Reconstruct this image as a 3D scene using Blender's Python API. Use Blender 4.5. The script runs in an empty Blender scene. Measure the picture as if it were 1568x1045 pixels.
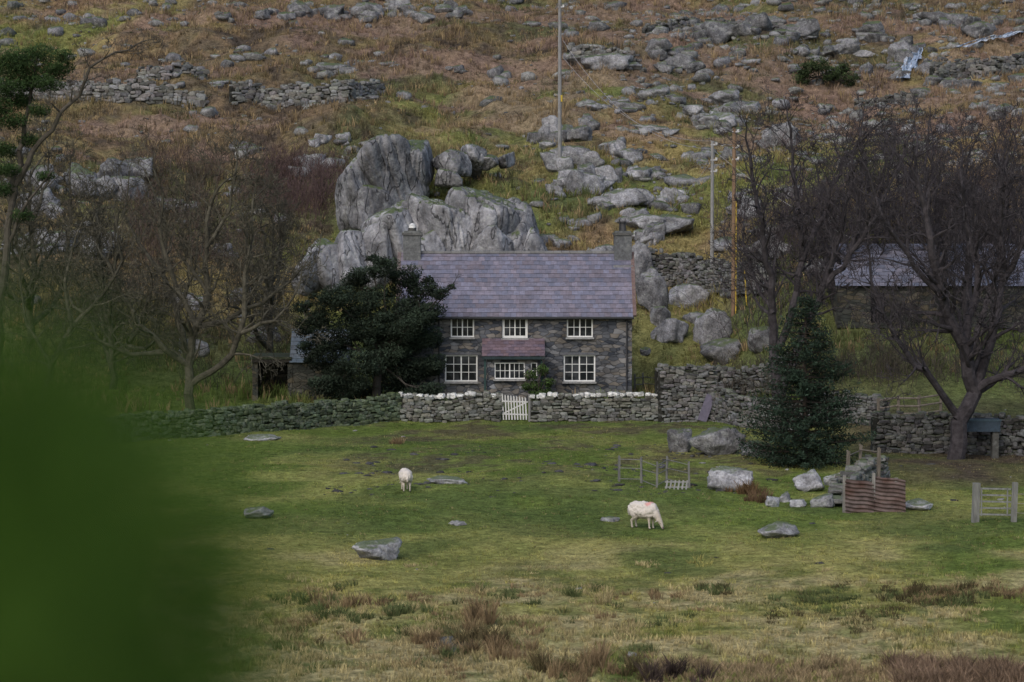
import bpy, bmesh, math, random, time
import numpy as np
from mathutils import Vector, Matrix
T0=time.time()
rng=np.random.default_rng(7); random.seed(7)
scene=bpy.context.scene
CAMH=13.3; FPX=4200.0; TH=math.atan(250.5/4200)

# ---------------------------------------------------------------- noise
def _h(ix,iy,iz,s):
    n=(ix*374761393+iy*668265263+iz*1274126177+s*974634777)&0xffffffff
    n=((n^(n>>13))*1274126177)&0xffffffff
    n=n^(n>>16)
    return (n&0xffffff)/float(0xffffff)
def vn(p,s=0):
    p=np.asarray(p,float); f=np.floor(p); i=f.astype(np.int64); t=p-f; t=t*t*(3-2*t)
    r=0
    for a in (0,1):
        wa=t[:,0] if a else 1-t[:,0]
        for b in (0,1):
            wb=t[:,1] if b else 1-t[:,1]
            for c in (0,1):
                wc=t[:,2] if c else 1-t[:,2]
                r=r+wa*wb*wc*_h(i[:,0]+a,i[:,1]+b,i[:,2]+c,s)
    return r
def fbm(p,o=4,s=0):
    p=np.asarray(p,float); a=1.;tot=0;r=0
    for k in range(o):
        r=r+a*vn(p*(2.03**k)+k*17.3,s+k); tot+=a; a*=.5
    return r/tot
def vn2(x,y,s):
    fx=np.floor(x);fy=np.floor(y); ix=fx.astype(np.int64);iy=fy.astype(np.int64)
    tx=x-fx;ty=y-fy; tx=tx*tx*(3-2*tx); ty=ty*ty*(3-2*ty)
    a=_h(ix,iy,0,s);b=_h(ix+1,iy,0,s);c=_h(ix,iy+1,0,s);d=_h(ix+1,iy+1,0,s)
    return (a*(1-tx)+b*tx)*(1-ty)+(c*(1-tx)+d*tx)*ty
def f2(x,y,o=4,s=0):
    a=1.;tot=0;r=0
    for k in range(o):
        m=2.03**k
        r=r+a*vn2(x*m+k*11.7,y*m-k*7.1,s+k); tot+=a;a*=.5
    return r/tot
def cn(v,c=2.4): return np.clip((v-.5)*c+.5,0,1)
def ss(v,a,b):
    t=np.clip((v-a)/(b-a),0,1); return t*t*(3-2*t)

# ---------------------------------------------------------------- terrain
PY=[-300,-60,0,20,55,66,80,149.5,151,153,158,163,172,186,200,213,240,272,330,420,600,1200,2500]
PZ=[22,14,11.7,8.2,.5,.05,0,0,.5,.75,1.3,2.8,6.0,10.7,13.8,17.0,23.1,30.9,46,72,115,210,330]
def H(x,y):
    x=np.atleast_1d(np.asarray(x,float)); y=np.atleast_1d(np.asarray(y,float))
    sh=11*ss(x,11.5,18)*(1-ss(y,178,215))
    z=np.interp(y+sh,PY,PZ)
    hill=ss(y+sh,158,182)
    z=z+hill*((f2(x/15,y/15,3,3)-.5)*5.0+(f2(x/4.5,y/4.5,3,9)-.5)*1.9+(f2(x/1.3,y/1.3,2,19)-.5)*.6)
    z=z+(1-hill)*ss(y,60,75)*((f2(x/12,y/12,3,31)-.5)*.6+(f2(x/2.2,y/2.2,3,41)-.5)*.3)
    m=ss(x,-9.0,-7.4)*(1-ss(x,7.6,9.4))*ss(y,150.2,151.2)*(1-ss(y,161.6,164.5))
    z=z*(1-m)+.8*m
    return z
LX0,LY0,LS=-75.,58.,.25
_lx=np.arange(LX0,75.01,LS);_ly=np.arange(LY0,445,LS)
_X,_Y=np.meshgrid(_lx,_ly);LG_=H(_X.ravel(),_Y.ravel()).reshape(_X.shape)
def Hq(x,y):
    x=np.atleast_1d(np.asarray(x,float)); y=np.atleast_1d(np.asarray(y,float))
    u=np.clip((x-LX0)/LS,0,LG_.shape[1]-1.001);v=np.clip((y-LY0)/LS,0,LG_.shape[0]-1.001)
    i=u.astype(int);j=v.astype(int);u=u-i;v=v-j
    return (LG_[j,i]*(1-u)+LG_[j,i+1]*u)*(1-v)+(LG_[j+1,i]*(1-u)+LG_[j+1,i+1]*u)*v
def Hs(x,y):
    if y<60: return float(H(x,y)[0])
    u=min(max((x-LX0)/LS,0),LG_.shape[1]-1.001);v=min(max((y-LY0)/LS,0),LG_.shape[0]-1.001);i=int(u);j=int(v);u-=i;v-=j
    return float((LG_[j,i]*(1-u)+LG_[j,i+1]*u)*(1-v)+(LG_[j+1,i]*(1-u)+LG_[j+1,i+1]*u)*v)
cF=Vector((0,math.cos(TH),-math.sin(TH))); cU=Vector((0,math.sin(TH),math.cos(TH)))
def W(px,py,Y):
    d=cF+Vector((1,0,0))*((px-784)/FPX)-cU*((py-522.5)/FPX)
    d=d/d.y*Y
    return Vector((d.x,Y,CAMH+d.z))
YS=np.arange(62,430,.12)
def hit(px,py,y0=62):
    d=W(px,py,1.0); dx=d.x; dz=d.z-CAMH
    ys=YS[YS>=y0]
    g=Hq(dx*ys,ys); z=CAMH+dz*ys
    w=np.nonzero(z<=g)[0]
    i=w[0] if len(w) else len(ys)-1
    return Vector((dx*ys[i],ys[i],g[i]))

# ---------------------------------------------------------------- mesh helpers
def mk(name,V,Fs,mat,col=None,smooth=False,parent=None):
    V=np.asarray(V,np.float32).reshape(-1,3)
    if not isinstance(Fs,list): Fs=[Fs]
    Fs=[np.asarray(F) for F in Fs if len(F)]
    mn=V.min(0); mx=V.max(0); c=(mn+mx)/2; c[2]=mn[2]
    me=bpy.data.meshes.new(name)
    me.vertices.add(len(V)); me.vertices.foreach_set('co',(V-c).ravel())
    tot=np.concatenate([np.full(len(F),F.shape[1]) for F in Fs])
    idx=np.concatenate([F.ravel() for F in Fs]).astype(np.int32)
    me.loops.add(len(idx)); me.loops.foreach_set('vertex_index',idx)
    me.polygons.add(len(tot)); st=np.concatenate([[0],np.cumsum(tot)[:-1]]).astype(np.int32)
    me.polygons.foreach_set('loop_start',st)
    me.update(calc_edges=True)
    me.polygons.foreach_set('use_smooth',np.full(len(tot),smooth))
    if col is not None:
        col=np.asarray(col,np.float32)
        if col.ndim==1: col=np.tile(col,(len(V),1))
        a=me.color_attributes.new('Col','FLOAT_COLOR','POINT')
        a.data.foreach_set('color',np.c_[col[:,:3],np.ones(len(V))].astype(np.float32).ravel())
    me.materials.append(mat); me.update()
    o=bpy.data.objects.new(name,me); scene.collection.objects.link(o)
    o.location=Vector(c.tolist())
    if parent:
        o.parent=parent; o.location=Vector(c.tolist())-parent.location
    return o
def empty(name,loc):
    e=bpy.data.objects.new(name,None); e.location=loc; e.empty_display_size=.3
    scene.collection.objects.link(e); return e
class Acc:
    def __init__(s): s.V=[];s.F={};s.C=[];s.n=0
    def add(s,V,F,col=(.5,.5,.5)):
        V=np.asarray(V,float).reshape(-1,3)
        if not isinstance(F,list): F=[F]
        for f in F:
            f=np.asarray(f)
            if len(f): s.F.setdefault(f.shape[1],[]).append(f+s.n)
        col=np.asarray(col,float)
        if col.ndim==1: col=np.tile(col,(len(V),1))
        s.V.append(V);s.C.append(col);s.n+=len(V)
    def build(s,name,mat,smooth=False,parent=None):
        return mk(name,np.concatenate(s.V),[np.concatenate(f) for f in s.F.values()],mat,np.concatenate(s.C),smooth,parent)
BF=np.array([[0,3,2,1],[4,5,6,7],[0,1,5,4],[1,2,6,5],[2,3,7,6],[3,0,4,7]])
def boxv(c,s,rot=None):
    sx,sy,sz=[k/2 for k in s]
    V=np.array([[-sx,-sy,-sz],[sx,-sy,-sz],[sx,sy,-sz],[-sx,sy,-sz],[-sx,-sy,sz],[sx,-sy,sz],[sx,sy,sz],[-sx,sy,sz]])
    if rot is not None: V=V@np.array(rot.to_3x3()).T
    return V+np.array(c)
def box(A,c,s,col=(.5,.5,.5),rz=0,rx=0,ry=0):
    R=Matrix.Rotation(rz,3,'Z')@Matrix.Rotation(ry,3,'Y')@Matrix.Rotation(rx,3,'X')
    A.add(boxv(c,s,R),BF,col)
def box2(A,x0,x1,y0,y1,z0,z1,col=(.5,.5,.5)): box(A,((x0+x1)/2,(y0+y1)/2,(z0+z1)/2),(x1-x0,y1-y0,z1-z0),col)
def cyl(A,p,q,r0,r1,n=10,col=(.5,.5,.5)):
    p=Vector(p);q=Vector(q);d=(q-p).normalized()
    u=d.orthogonal().normalized(); v=d.cross(u)
    V=[]
    for (c,r) in ((p,r0),(q,r1)):
        for k in range(n):
            a=2*math.pi*k/n; V.append(c+u*math.cos(a)*r+v*math.sin(a)*r)
    F=[[k,(k+1)%n,n+(k+1)%n,n+k] for k in range(n)]
    A.add([list(t) for t in V],[np.array(F)],col)
    V2=[list(t) for t in V]
    A.add(V2[:n]+[list(p)],np.array([[ (k+1)%n,k,n] for k in range(n)]),col)
    A.add(V2[n:]+[list(q)],np.array([[k,(k+1)%n,n] for k in range(n)]),col)
def tubes(A,S,col,colvar=.15):
    if not S: return
    a=np.array([[*s[0]] for s in S]);b=np.array([[*s[1]] for s in S]);ra=np.array([s[2] for s in S]);rb=np.array([s[3] for s in S])
    for lo,hi,n in ((-1,.035,3),(.035,.09,5),(.09,9,9)):
        m=(ra>lo)&(ra<=hi)
        if not m.any(): continue
        p=a[m];q=b[m];d=q-p; d/=np.linalg.norm(d,axis=1)[:,None]+1e-9
        q=q+d*(rb[m]*.25)[:,None]
        h=np.where(np.abs(d[:,2:3])>.9,[[1,0,0]],[[0,0,1]])
        u=np.cross(d,h);u/=np.linalg.norm(u,axis=1)[:,None]; v=np.cross(d,u)
        an=np.arange(n)*2*math.pi/n
        ring=u[:,None]*np.cos(an)[None,:,None]+v[:,None]*np.sin(an)[None,:,None]
        V=np.stack([p[:,None]+ring*ra[m][:,None,None],q[:,None]+ring*rb[m][:,None,None]],1)
        N=len(p); base=np.arange(N)[:,None]*2*n; k=np.arange(n)
        F=np.stack([base+k,base+(k+1)%n,base+n+(k+1)%n,base+n+k],-1).reshape(-1,4)
        c=np.asarray(col)[None]*(1+rng.uniform(-colvar,colvar,(N,1)))
        A.add(V.reshape(-1,3),F,np.repeat(c,2*n,0))
def leaves(A,P,size,col,var=.3,flat=None,asp=.6):
    N=len(P); d=rng.normal(size=(N,3)); 
    if flat is not None: d[:,2]*=flat
    d/=np.linalg.norm(d,axis=1)[:,None]
    h=rng.normal(size=(N,3)); u=np.cross(d,h);u/=np.linalg.norm(u,axis=1)[:,None]
    s=(size*rng.uniform(.6,1.4,(N,1)))
    V=np.stack([P-d*s*.5,P+u*s*.5*asp,P+d*s*.5,P-u*s*.5*asp],1)
    F=np.arange(N*4).reshape(-1,4)
    col=np.asarray(col,float)
    if col.ndim==1: col=np.tile(col,(N,1))
    c=col*(1+rng.uniform(-var,var,(N,1)))
    A.add(V.reshape(-1,3),F,np.repeat(c,4,0))
def blades(A,P,nb,h,w,spread,col,var=.25,lean=.35,wind=0.):
    N=len(P); h=np.broadcast_to(np.asarray(h,float),(N,)); 
    B=np.repeat(P,nb,0); hh=np.repeat(h,nb)*rng.uniform(.5,1.15,N*nb)
    sp=np.broadcast_to(np.asarray(spread,float),(N,)); sp=np.repeat(sp,nb)
    a=rng.uniform(0,2*math.pi,N*nb); r=sp*np.sqrt(rng.uniform(0,1,N*nb))
    off=np.c_[np.cos(a)*r,np.sin(a)*r,np.zeros(N*nb)]
    B=B+off; B[:,2]-=.03
    l=rng.normal(size=(N*nb,2))*lean*.6+off[:,:2]/(sp[:,None]+1e-6)*lean*.7
    l[:,0]+=wind
    tip=B+np.c_[l*hh[:,None],hh]
    mid=B+np.c_[l*hh[:,None]*.35,hh*.55]
    t=rng.uniform(0,math.pi,N*nb); ww=w*rng.uniform(.6,1.4,N*nb)
    s=np.c_[np.cos(t)*ww,np.sin(t)*ww*.5,np.zeros(N*nb)]
    V=np.stack([B-s,B+s,mid+s*.7,tip,mid-s*.7],1).reshape(-1,3)
    F=np.arange(N*nb*5).reshape(-1,5)
    col=np.asarray(col,float)
    if col.ndim==1: col=np.tile(col,(N,1))
    c=np.repeat(col,nb,0)*(1+rng.uniform(-var,var,(N*nb,1)))
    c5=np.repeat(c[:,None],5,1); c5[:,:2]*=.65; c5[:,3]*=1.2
    A.add(V,F,c5.reshape(-1,3))

# ---------------------------------------------------------------- materials
def nd(nt,t,**k):
    n=nt.nodes.new(t)
    for a,b in k.items(): setattr(n,a,b)
    return n
def vmat(name,base=None,nscale=1.5,nvar=.4,fscale=12,bump=.5,bdist=.04,rough=.92,moss=0,mosscol=(.07,.10,.025),cracks=0,lichen=0,spec=.15,trans=0,stretch=(1,1,1),fvar=0,det=5):
    m=bpy.data.materials.new(name);m.use_nodes=True;nt=m.node_tree;L=nt.links.new
    p=nt.nodes['Principled BSDF'];p.inputs['Roughness'].default_value=rough;p.inputs['Specular IOR Level'].default_value=spec
    geo=nd(nt,'ShaderNodeNewGeometry')
    mp=nd(nt,'ShaderNodeMapping');mp.inputs['Scale'].default_value=stretch;L(geo.outputs['Position'],mp.inputs['Vector'])
    if base is None:
        c=nd(nt,'ShaderNodeAttribute',attribute_name='Col').outputs['Color']
    else:
        r=nd(nt,'ShaderNodeRGB');r.outputs[0].default_value=(*base,1);c=r.outputs[0]
    def mul(c,src,f0,f1,t0,t1):
        mr=nd(nt,'ShaderNodeMapRange');mr.inputs['From Min'].default_value=f0;mr.inputs['From Max'].default_value=f1;mr.inputs['To Min'].default_value=t0;mr.inputs['To Max'].default_value=t1
        L(src,mr.inputs['Value'])
        mu=nd(nt,'ShaderNodeMix',data_type='RGBA',blend_type='MULTIPLY');mu.inputs[0].default_value=1
        L(c,mu.inputs[6]);L(mr.outputs[0],mu.inputs[7]);return mu.outputs[2],mr.outputs[0]
    n1=nd(nt,'ShaderNodeTexNoise');n1.inputs['Scale'].default_value=nscale;n1.inputs['Detail'].default_value=det;n1.inputs['Roughness'].default_value=.65;L(mp.outputs[0],n1.inputs['Vector'])
    c,_=mul(c,n1.outputs['Fac'],.3,.7,1-nvar,1+nvar)
    n2=None
    if bump or fvar:
        n2=nd(nt,'ShaderNodeTexNoise');n2.inputs['Scale'].default_value=fscale;n2.inputs['Detail'].default_value=3;n2.inputs['Roughness'].default_value=.6;L(mp.outputs[0],n2.inputs['Vector'])
        hgt=n2.outputs['Fac']
    if fvar: c,_=mul(c,n2.outputs['Fac'],.32,.68,1-fvar,1+fvar)
    if lichen:
        n3=nd(nt,'ShaderNodeTexNoise');n3.inputs['Scale'].default_value=2.3;n3.inputs['Detail'].default_value=6;n3.inputs['Roughness'].default_value=.75;L(geo.outputs['Position'],n3.inputs['Vector'])
        m3=nd(nt,'ShaderNodeMapRange');m3.inputs['From Min'].default_value=.52;m3.inputs['From Max'].default_value=.62;m3.inputs['To Max'].default_value=lichen;L(n3.outputs['Fac'],m3.inputs['Value'])
        mx=nd(nt,'ShaderNodeMix',data_type='RGBA');L(m3.outputs[0],mx.inputs[0]);L(c,mx.inputs[6]);mx.inputs[7].default_value=(.34,.355,.35,1);c=mx.outputs[2]
    if cracks:
        m5=nd(nt,'ShaderNodeMapping');m5.inputs['Rotation'].default_value=(.15,-.45,.4);m5.inputs['Scale'].default_value=(.8,.7,.26);L(geo.outputs['Position'],m5.inputs['Vector'])
        vo=nd(nt,'ShaderNodeTexNoise');vo.inputs['Scale'].default_value=1.0;vo.inputs['Detail'].default_value=3.;vo.inputs['Roughness'].default_value=.5;L(m5.outputs[0],vo.inputs['Vector'])
        sb=nd(nt,'ShaderNodeMath',operation='SUBTRACT');L(vo.outputs['Fac'],sb.inputs[0]);sb.inputs[1].default_value=.5
        ab=nd(nt,'ShaderNodeMath',operation='ABSOLUTE');L(sb.outputs[0],ab.inputs[0])
        c,cr=mul(c,ab.outputs[0],.0,.018,1-cracks,1)
        c,_=mul(c,vo.outputs['Fac'],.35,.65,.68,1.3)
        ma=nd(nt,'ShaderNodeMath',operation='MULTIPLY_ADD');L(cr,ma.inputs[0]);ma.inputs[1].default_value=1.0;L(n2.outputs['Fac'],ma.inputs[2]);hgt=ma.outputs[0]
    if moss:
        sx=nd(nt,'ShaderNodeSeparateXYZ');L(geo.outputs['Normal'],sx.inputs[0])
        ma=nd(nt,'ShaderNodeMath',operation='ADD');L(sx.outputs['Z'],ma.inputs[0]);L(n1.outputs['Fac'],ma.inputs[1])
        m7=nd(nt,'ShaderNodeMapRange');m7.inputs['From Min'].default_value=1.25;m7.inputs['From Max'].default_value=1.45;m7.inputs['To Max'].default_value=moss;L(ma.outputs[0],m7.inputs['Value'])
        mx=nd(nt,'ShaderNodeMix',data_type='RGBA');L(m7.outputs[0],mx.inputs[0]);L(c,mx.inputs[6]);mx.inputs[7].default_value=(*mosscol,1);c=mx.outputs[2]
    L(c,p.inputs['Base Color'])
    if bump:
        b=nd(nt,'ShaderNodeBump');b.inputs['Strength'].default_value=bump;b.inputs['Distance'].default_value=bdist;L(hgt,b.inputs['Height']);L(b.outputs[0],p.inputs['Normal'])
    if trans:
        tr=nd(nt,'ShaderNodeBsdfTranslucent');L(c,tr.inputs['Color'])
        ms=nd(nt,'ShaderNodeMixShader');ms.inputs[0].default_value=trans;L(p.outputs[0],ms.inputs[1]);L(tr.outputs[0],ms.inputs[2]);L(ms.outputs[0],nt.nodes['Material Output'].inputs['Surface'])
    return m
M_ground=vmat('moorland_turf',nscale=2.2,nvar=.5,fscale=9,bump=.8,bdist=.14,rough=1,spec=.03,fvar=.4)
M_rock=vmat('crag_rock',nscale=1.3,nvar=.35,fscale=5,bump=1,bdist=.1,rough=.85,moss=.85,cracks=.65,lichen=.45,fvar=.25)
M_boul=vmat('boulder_rock',nscale=2.2,nvar=.5,fscale=9,bump=1,bdist=.09,rough=.88,moss=.8,lichen=.5,fvar=.35)
M_stone=vmat('drystone',nscale=6,nvar=.35,fscale=25,bump=.6,bdist=.02,rough=.9,moss=.6,lichen=.25)
M_bark=vmat('bark',nscale=4,nvar=.4,bump=0,rough=.95,det=2)
M_leaf=vmat('foliage',nscale=3,nvar=.3,bump=0,rough=.8,det=2)
M_shrub=vmat('shrub_leaves',nscale=8,nvar=.3,bump=0,rough=.6,trans=.5,det=2)
M_grass=vmat('grass_blades',nscale=1.5,nvar=.3,bump=0,rough=.9,spec=.03,det=3)
M_slate=vmat('slate',nscale=5,nvar=.25,fscale=30,bump=.3,bdist=.01,rough=.55,spec=.4)
M_paint=vmat('white_paint',nscale=8,nvar=.1,fscale=40,bump=.1,bdist=.003,rough=.6,spec=.3)
M_wood=vmat('weathered_wood',nscale=8,nvar=.35,fscale=30,bump=.4,bdist=.01,rough=.9,stretch=(1,1,.2))
M_metal=vmat('metal',nscale=6,nvar=.35,fscale=20,bump=.2,bdist=.01,rough=.6,spec=.4)
M_rust=vmat('rusty_iron',nscale=3,nvar=.5,fscale=20,bump=.2,bdist=.01,rough=.8,spec=.2)
M_wool=vmat('wool',nscale=14,nvar=.12,fscale=45,bump=.7,bdist=.02,rough=1,spec=.05)
def glassmat():
    m=bpy.data.materials.new('window_glass');m.use_nodes=True;p=m.node_tree.nodes['Principled BSDF']
    nt=m.node_tree
    g=nd(nt,'ShaderNodeNewGeometry');n=nd(nt,'ShaderNodeTexNoise');n.inputs['Scale'].default_value=1.5;nt.links.new(g.outputs['Position'],n.inputs['Vector'])
    r=nd(nt,'ShaderNodeValToRGB');r.color_ramp.elements[0].position=.45;r.color_ramp.elements[0].color=(.012,.014,.018,1);r.color_ramp.elements[1].position=.7;r.color_ramp.elements[1].color=(.06,.065,.075,1)
    nt.links.new(n.outputs['Fac'],r.inputs[0]);nt.links.new(r.outputs[0],p.inputs['Base Color'])
    p.inputs['Roughness'].default_value=.12
    return m
M_glass=glassmat()
def wallmat(name,dark,light,sc=(2.3,2.3,5.2)):
    m=bpy.data.materials.new(name);m.use_nodes=True;nt=m.node_tree;L=nt.links.new;p=nt.nodes['Principled BSDF'];p.inputs['Roughness'].default_value=.85;p.inputs['Specular IOR Level'].default_value=.2
    g=nd(nt,'ShaderNodeNewGeometry');nn=nd(nt,'ShaderNodeTexNoise');nn.inputs['Scale'].default_value=1.6;nn.inputs['Detail'].default_value=3;L(g.outputs['Position'],nn.inputs['Vector'])
    ad=nd(nt,'ShaderNodeMixRGB',blend_type='ADD');ad.inputs[0].default_value=.3;L(g.outputs['Position'],ad.inputs[1]);L(nn.outputs['Color'],ad.inputs[2])
    mp=nd(nt,'ShaderNodeMapping');mp.inputs['Scale'].default_value=sc;L(ad.outputs[0],mp.inputs['Vector'])
    v=nd(nt,'ShaderNodeTexVoronoi');v.inputs['Scale'].default_value=1;L(mp.outputs[0],v.inputs['Vector'])
    e=nd(nt,'ShaderNodeTexVoronoi',feature='DISTANCE_TO_EDGE');e.inputs['Scale'].default_value=1;L(mp.outputs[0],e.inputs['Vector'])
    s=nd(nt,'ShaderNodeSeparateColor');L(v.outputs['Color'],s.inputs[0])
    r=nd(nt,'ShaderNodeValToRGB');el=r.color_ramp.elements;el[0].color=(*dark,1);el[1].color=(*light,1)
    x=el.new(.5);x.color=(*[(a+b)/2*.9 for a,b in zip(dark,light)],1)
    x=el.new(.78);x.color=(light[0]*.95,light[1]*.82,light[2]*.66,1);L(s.outputs[0],r.inputs[0])
    mo=nd(nt,'ShaderNodeMapRange');mo.inputs['From Max'].default_value=.09;mo.inputs['To Min'].default_value=.5;mo.inputs['To Max'].default_value=1.05;L(e.outputs['Distance'],mo.inputs['Value'])
    mx=nd(nt,'ShaderNodeMix',data_type='RGBA',blend_type='MULTIPLY');mx.inputs[0].default_value=1;L(r.outputs[0],mx.inputs[6]);L(mo.outputs[0],mx.inputs[7])
    n2=nd(nt,'ShaderNodeTexNoise');n2.inputs['Scale'].default_value=.9;n2.inputs['Detail'].default_value=6;L(g.outputs['Position'],n2.inputs['Vector'])
    m2=nd(nt,'ShaderNodeMapRange');m2.inputs['From Min'].default_value=.3;m2.inputs['From Max'].default_value=.7;m2.inputs['To Min'].default_value=.5;m2.inputs['To Max'].default_value=1.5;L(n2.outputs['Fac'],m2.inputs['Value'])
    mz=nd(nt,'ShaderNodeMix',data_type='RGBA',blend_type='MULTIPLY');mz.inputs[0].default_value=1;L(mx.outputs[2],mz.inputs[6]);L(m2.outputs[0],mz.inputs[7]);L(mz.outputs[2],p.inputs['Base Color'])
    b=nd(nt,'ShaderNodeBump');b.inputs['Strength'].default_value=.8;b.inputs['Distance'].default_value=.05;L(mo.outputs[0],b.inputs['Height']);L(b.outputs[0],p.inputs['Normal'])
    return m
M_wall=wallmat('rubble_wall',(.036,.042,.056),(.165,.172,.19))
M_wall2=wallmat('shed_wall',(.04,.044,.04),(.11,.11,.097))

# ---------------------------------------------------------------- ground colour
C=lambda *a:np.array(a)
G1=C(.10,.138,.034);G2=C(.165,.205,.055);GY=C(.275,.255,.09);ST=C(.345,.29,.155);BR=C(.175,.123,.078);OR=C(.245,.178,.09);HE=C(.08,.064,.052);MUD=C(.085,.068,.05);DG=C(.06,.088,.032)
def mixc(a,b,t): return a*(1-t[:,None])+b*t[:,None]
def ground_col(x,y):
    x=np.atleast_1d(x);y=np.atleast_1d(y)
    n1=cn(f2(x/9,y/11,4,51));n2=cn(f2(x/2.6,y/3.2,4,61));n3=cn(f2(x/.9,y/.9,3,71));n4=cn(f2(x/22,y/22,3,81),3)
    one=np.ones_like(x)
    f=mixc(np.tile(G1,(len(x),1)),G2,n2)
    ye=np.clip((1-ss(y,84,110))*.75+(n1-.5)*1.0+(n2-.5)*.6,0,.95)
    f=mixc(f,GY,ye)
    f=mixc(f,DG,ss(cn(f2(x/5,y/7,3,111)),.6,.95)*.5)
    st=np.clip((1-ss(y,72,100))*.85+(n2-.6)*1.5,0,.9)*(1-ss(y,92,103)); f=mixc(f,ST,st)
    f=mixc(f,G1*.8,ss(n3,.6,.9)*.6*(1-ss(y,88,98)))
    f=mixc(f,DG*1.1,ss(y,120,146)*.6*n2)
    mud=np.clip(ss(n3*.6+n2*.6,.62,.85)*ss(y,116,126)*(1-ss(np.abs(x-3),8,14)),0,1)*.7; f=mixc(f,MUD,mud)
    wet=np.exp(-((x+1.4)/1.5)**2-((y-78)/4)**2)*(.5+.5*n3); f=mixc(f,MUD*.7,np.clip(wet,0,.9))
    rb=ss(x,14.5,18)*ss(y,117,122)*(.5+.5*n2); f=mixc(f,MUD*.9,rb)
    h=mixc(np.tile(BR,(len(x),1)),OR,n2)
    h=mixc(h,ST*.85,np.clip((n3-.3)*1.2,0,.7)*(.4+.6*n2))
    gr=np.clip((n1-.44)*2.4+ss(x,0,8)*(1-ss(x,22,34))*ss(y,178,190)*(1-ss(y,235,262))*.6-ss(y,200,215)*(1-ss(x,-4,3))*.25+(1-ss(x,-16,-8))*(1-ss(y,190,208))*.45,0,.85); h=mixc(h,mixc(np.tile(DG*1.3,(len(x),1)),G2*.85,n3),gr)
    h=mixc(h,GY*.75,np.clip((n2-.45)*1.5,0,.5))
    he=np.clip((1-n4-.35)*2.2,0,.85)*(.4+.6*n3); h=mixc(h,HE,he)
    h=mixc(h,HE*.8,ss(n3*.5+(1-n2)*.6,.70,.93)*.75)
    pk=ss(f2(x/14,y/5,3,99),.50,.58)*(y>205); h=mixc(h,C(.225,.155,.125),pk*.65)
    bright=ss(x,6.5,8)*(1-ss(x,12,14))*ss(y,152,156)*(1-ss(y,172,180)); 
    sh=11*ss(x,11.5,18)
    t=ss(y+sh+(n2-.5)*6,152,164)
    lowg=mixc(h,DG*1.4,(1-ss(y,160,176))*.7*one)
    lowg=mixc(lowg,GY*.85,bright*.7*(.4+.6*n2))
    return mixc(f,lowg,t)

def axis(parts):
    out=[]
    for a,b,s in parts: out.append(np.arange(a,b,s))
    return np.unique(np.concatenate(out))
xs=axis([(-1500,-300,150),(-300,-60,16),(-60,-54,2),(-54,54,.32),(54,60,2),(60,300,16),(300,1501,150)])
ys=axis([(-300,0,20),(0,60,3),(60,66,1),(66,290,.34),(290,340,3),(340,600,20),(600,2501,150)])
X,Y=np.meshgrid(xs,ys); xf=X.ravel();yf=Y.ravel(); zf=H(xf,yf)
gc=ground_col(xf,yf)
nx=len(xs);ny=len(ys); i=np.arange(ny-1)[:,None]*nx+np.arange(nx-1)[None]
F=np.stack([i,i+1,i+nx+1,i+nx],-1).reshape(-1,4)
mk('ground',np.c_[xf,yf,zf],F,M_ground,gc,True)
print('ground',time.time()-T0,len(xf))

# ---------------------------------------------------------------- rocks
ICO={}
def ico(n):
    if n not in ICO:
        bm=bmesh.new();bmesh.ops.create_icosphere(bm,subdivisions=n,radius=1)
        V=np.array([v.co[:] for v in bm.verts]);V/=np.linalg.norm(V,axis=1)[:,None]
        ICO[n]=(V,np.array([[v.index for v in f.verts] for f in bm.faces]));bm.free()
    return ICO[n]
def rockv(seed,sub=3,p=14,npl=12,rough=.1,tilt=-.3,groove=.0,jit=.22):
    r=np.random.default_rng(seed);D,F=ico(sub)
    R=np.array(Matrix.Rotation(tilt+r.normal()*.15,3,'Y')@Matrix.Rotation(r.normal()*.2,3,'X')@Matrix.Rotation(.4+r.normal()*.3,3,'Z'))
    ax=np.array([[1,0,0],[-1,0,0],[0,1,0],[0,-1,0],[0,0,1],[0,0,-1]])@R.T
    ax=ax+r.normal(size=ax.shape)*jit
    rn=r.normal(size=(npl,3))
    N=np.r_[ax,rn];N/=np.linalg.norm(N,axis=1)[:,None]
    d=np.r_[r.uniform(.7,.95,6),r.uniform(.75,1.1,npl)]
    q=np.clip(D@N.T,0,None)/d
    rr=(q**p).sum(1)**(-1/p)
    P=D*rr[:,None]
    nz=fbm(P*2.2+seed*3.1,4,seed%97)-.5
    st=fbm((P@R)*np.array([4.5,3.,.6])+seed,3,5+seed%31)
    f=1+rough*nz*1.8+rough*(st-.5)*1.2
    if groove: f=f-groove*(1-np.abs(2*st-1))**14
    return P*f[:,None],F
def put(P,c,s,rz=0):
    k,q=math.cos(rz),math.sin(rz); Q=P*np.asarray(s)/2
    return np.c_[Q[:,0]*k-Q[:,1]*q,Q[:,0]*q+Q[:,1]*k,Q[:,2]]+np.asarray(c)
def rcol(V,tone,seed):
    n=fbm(V*.9+seed,3,3)
    t=tone*(.6+.75*cn(n))
    return np.c_[t*1.0,t*1.0,t*1.07]
def crag(name,blocks,tone,seed0):
    A=Acc()
    for k,(px,top,bot,w,Yd,dm,tl) in enumerate(blocks):
        a=W(px,top,Yd);b=W(px,bot,Yd);sc=Yd/FPX
        P,Fq=rockv(seed0+k,6 if w>75 else 5,9,8,.07,tl,.07,.2)
        hgt=(a.z-b.z)
        V=put(P,(a.x,Yd+dm*.3,(a.z+b.z)/2),(w*sc*1.3,dm,hgt*1.2),0)
        V[:,2]+=a.z-V[:,2].max()
        A.add(V,Fq,rcol(V,tone*(.85+.3*((k*37)%10)/10),k))
    return A.build(name,M_rock,True)
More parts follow.
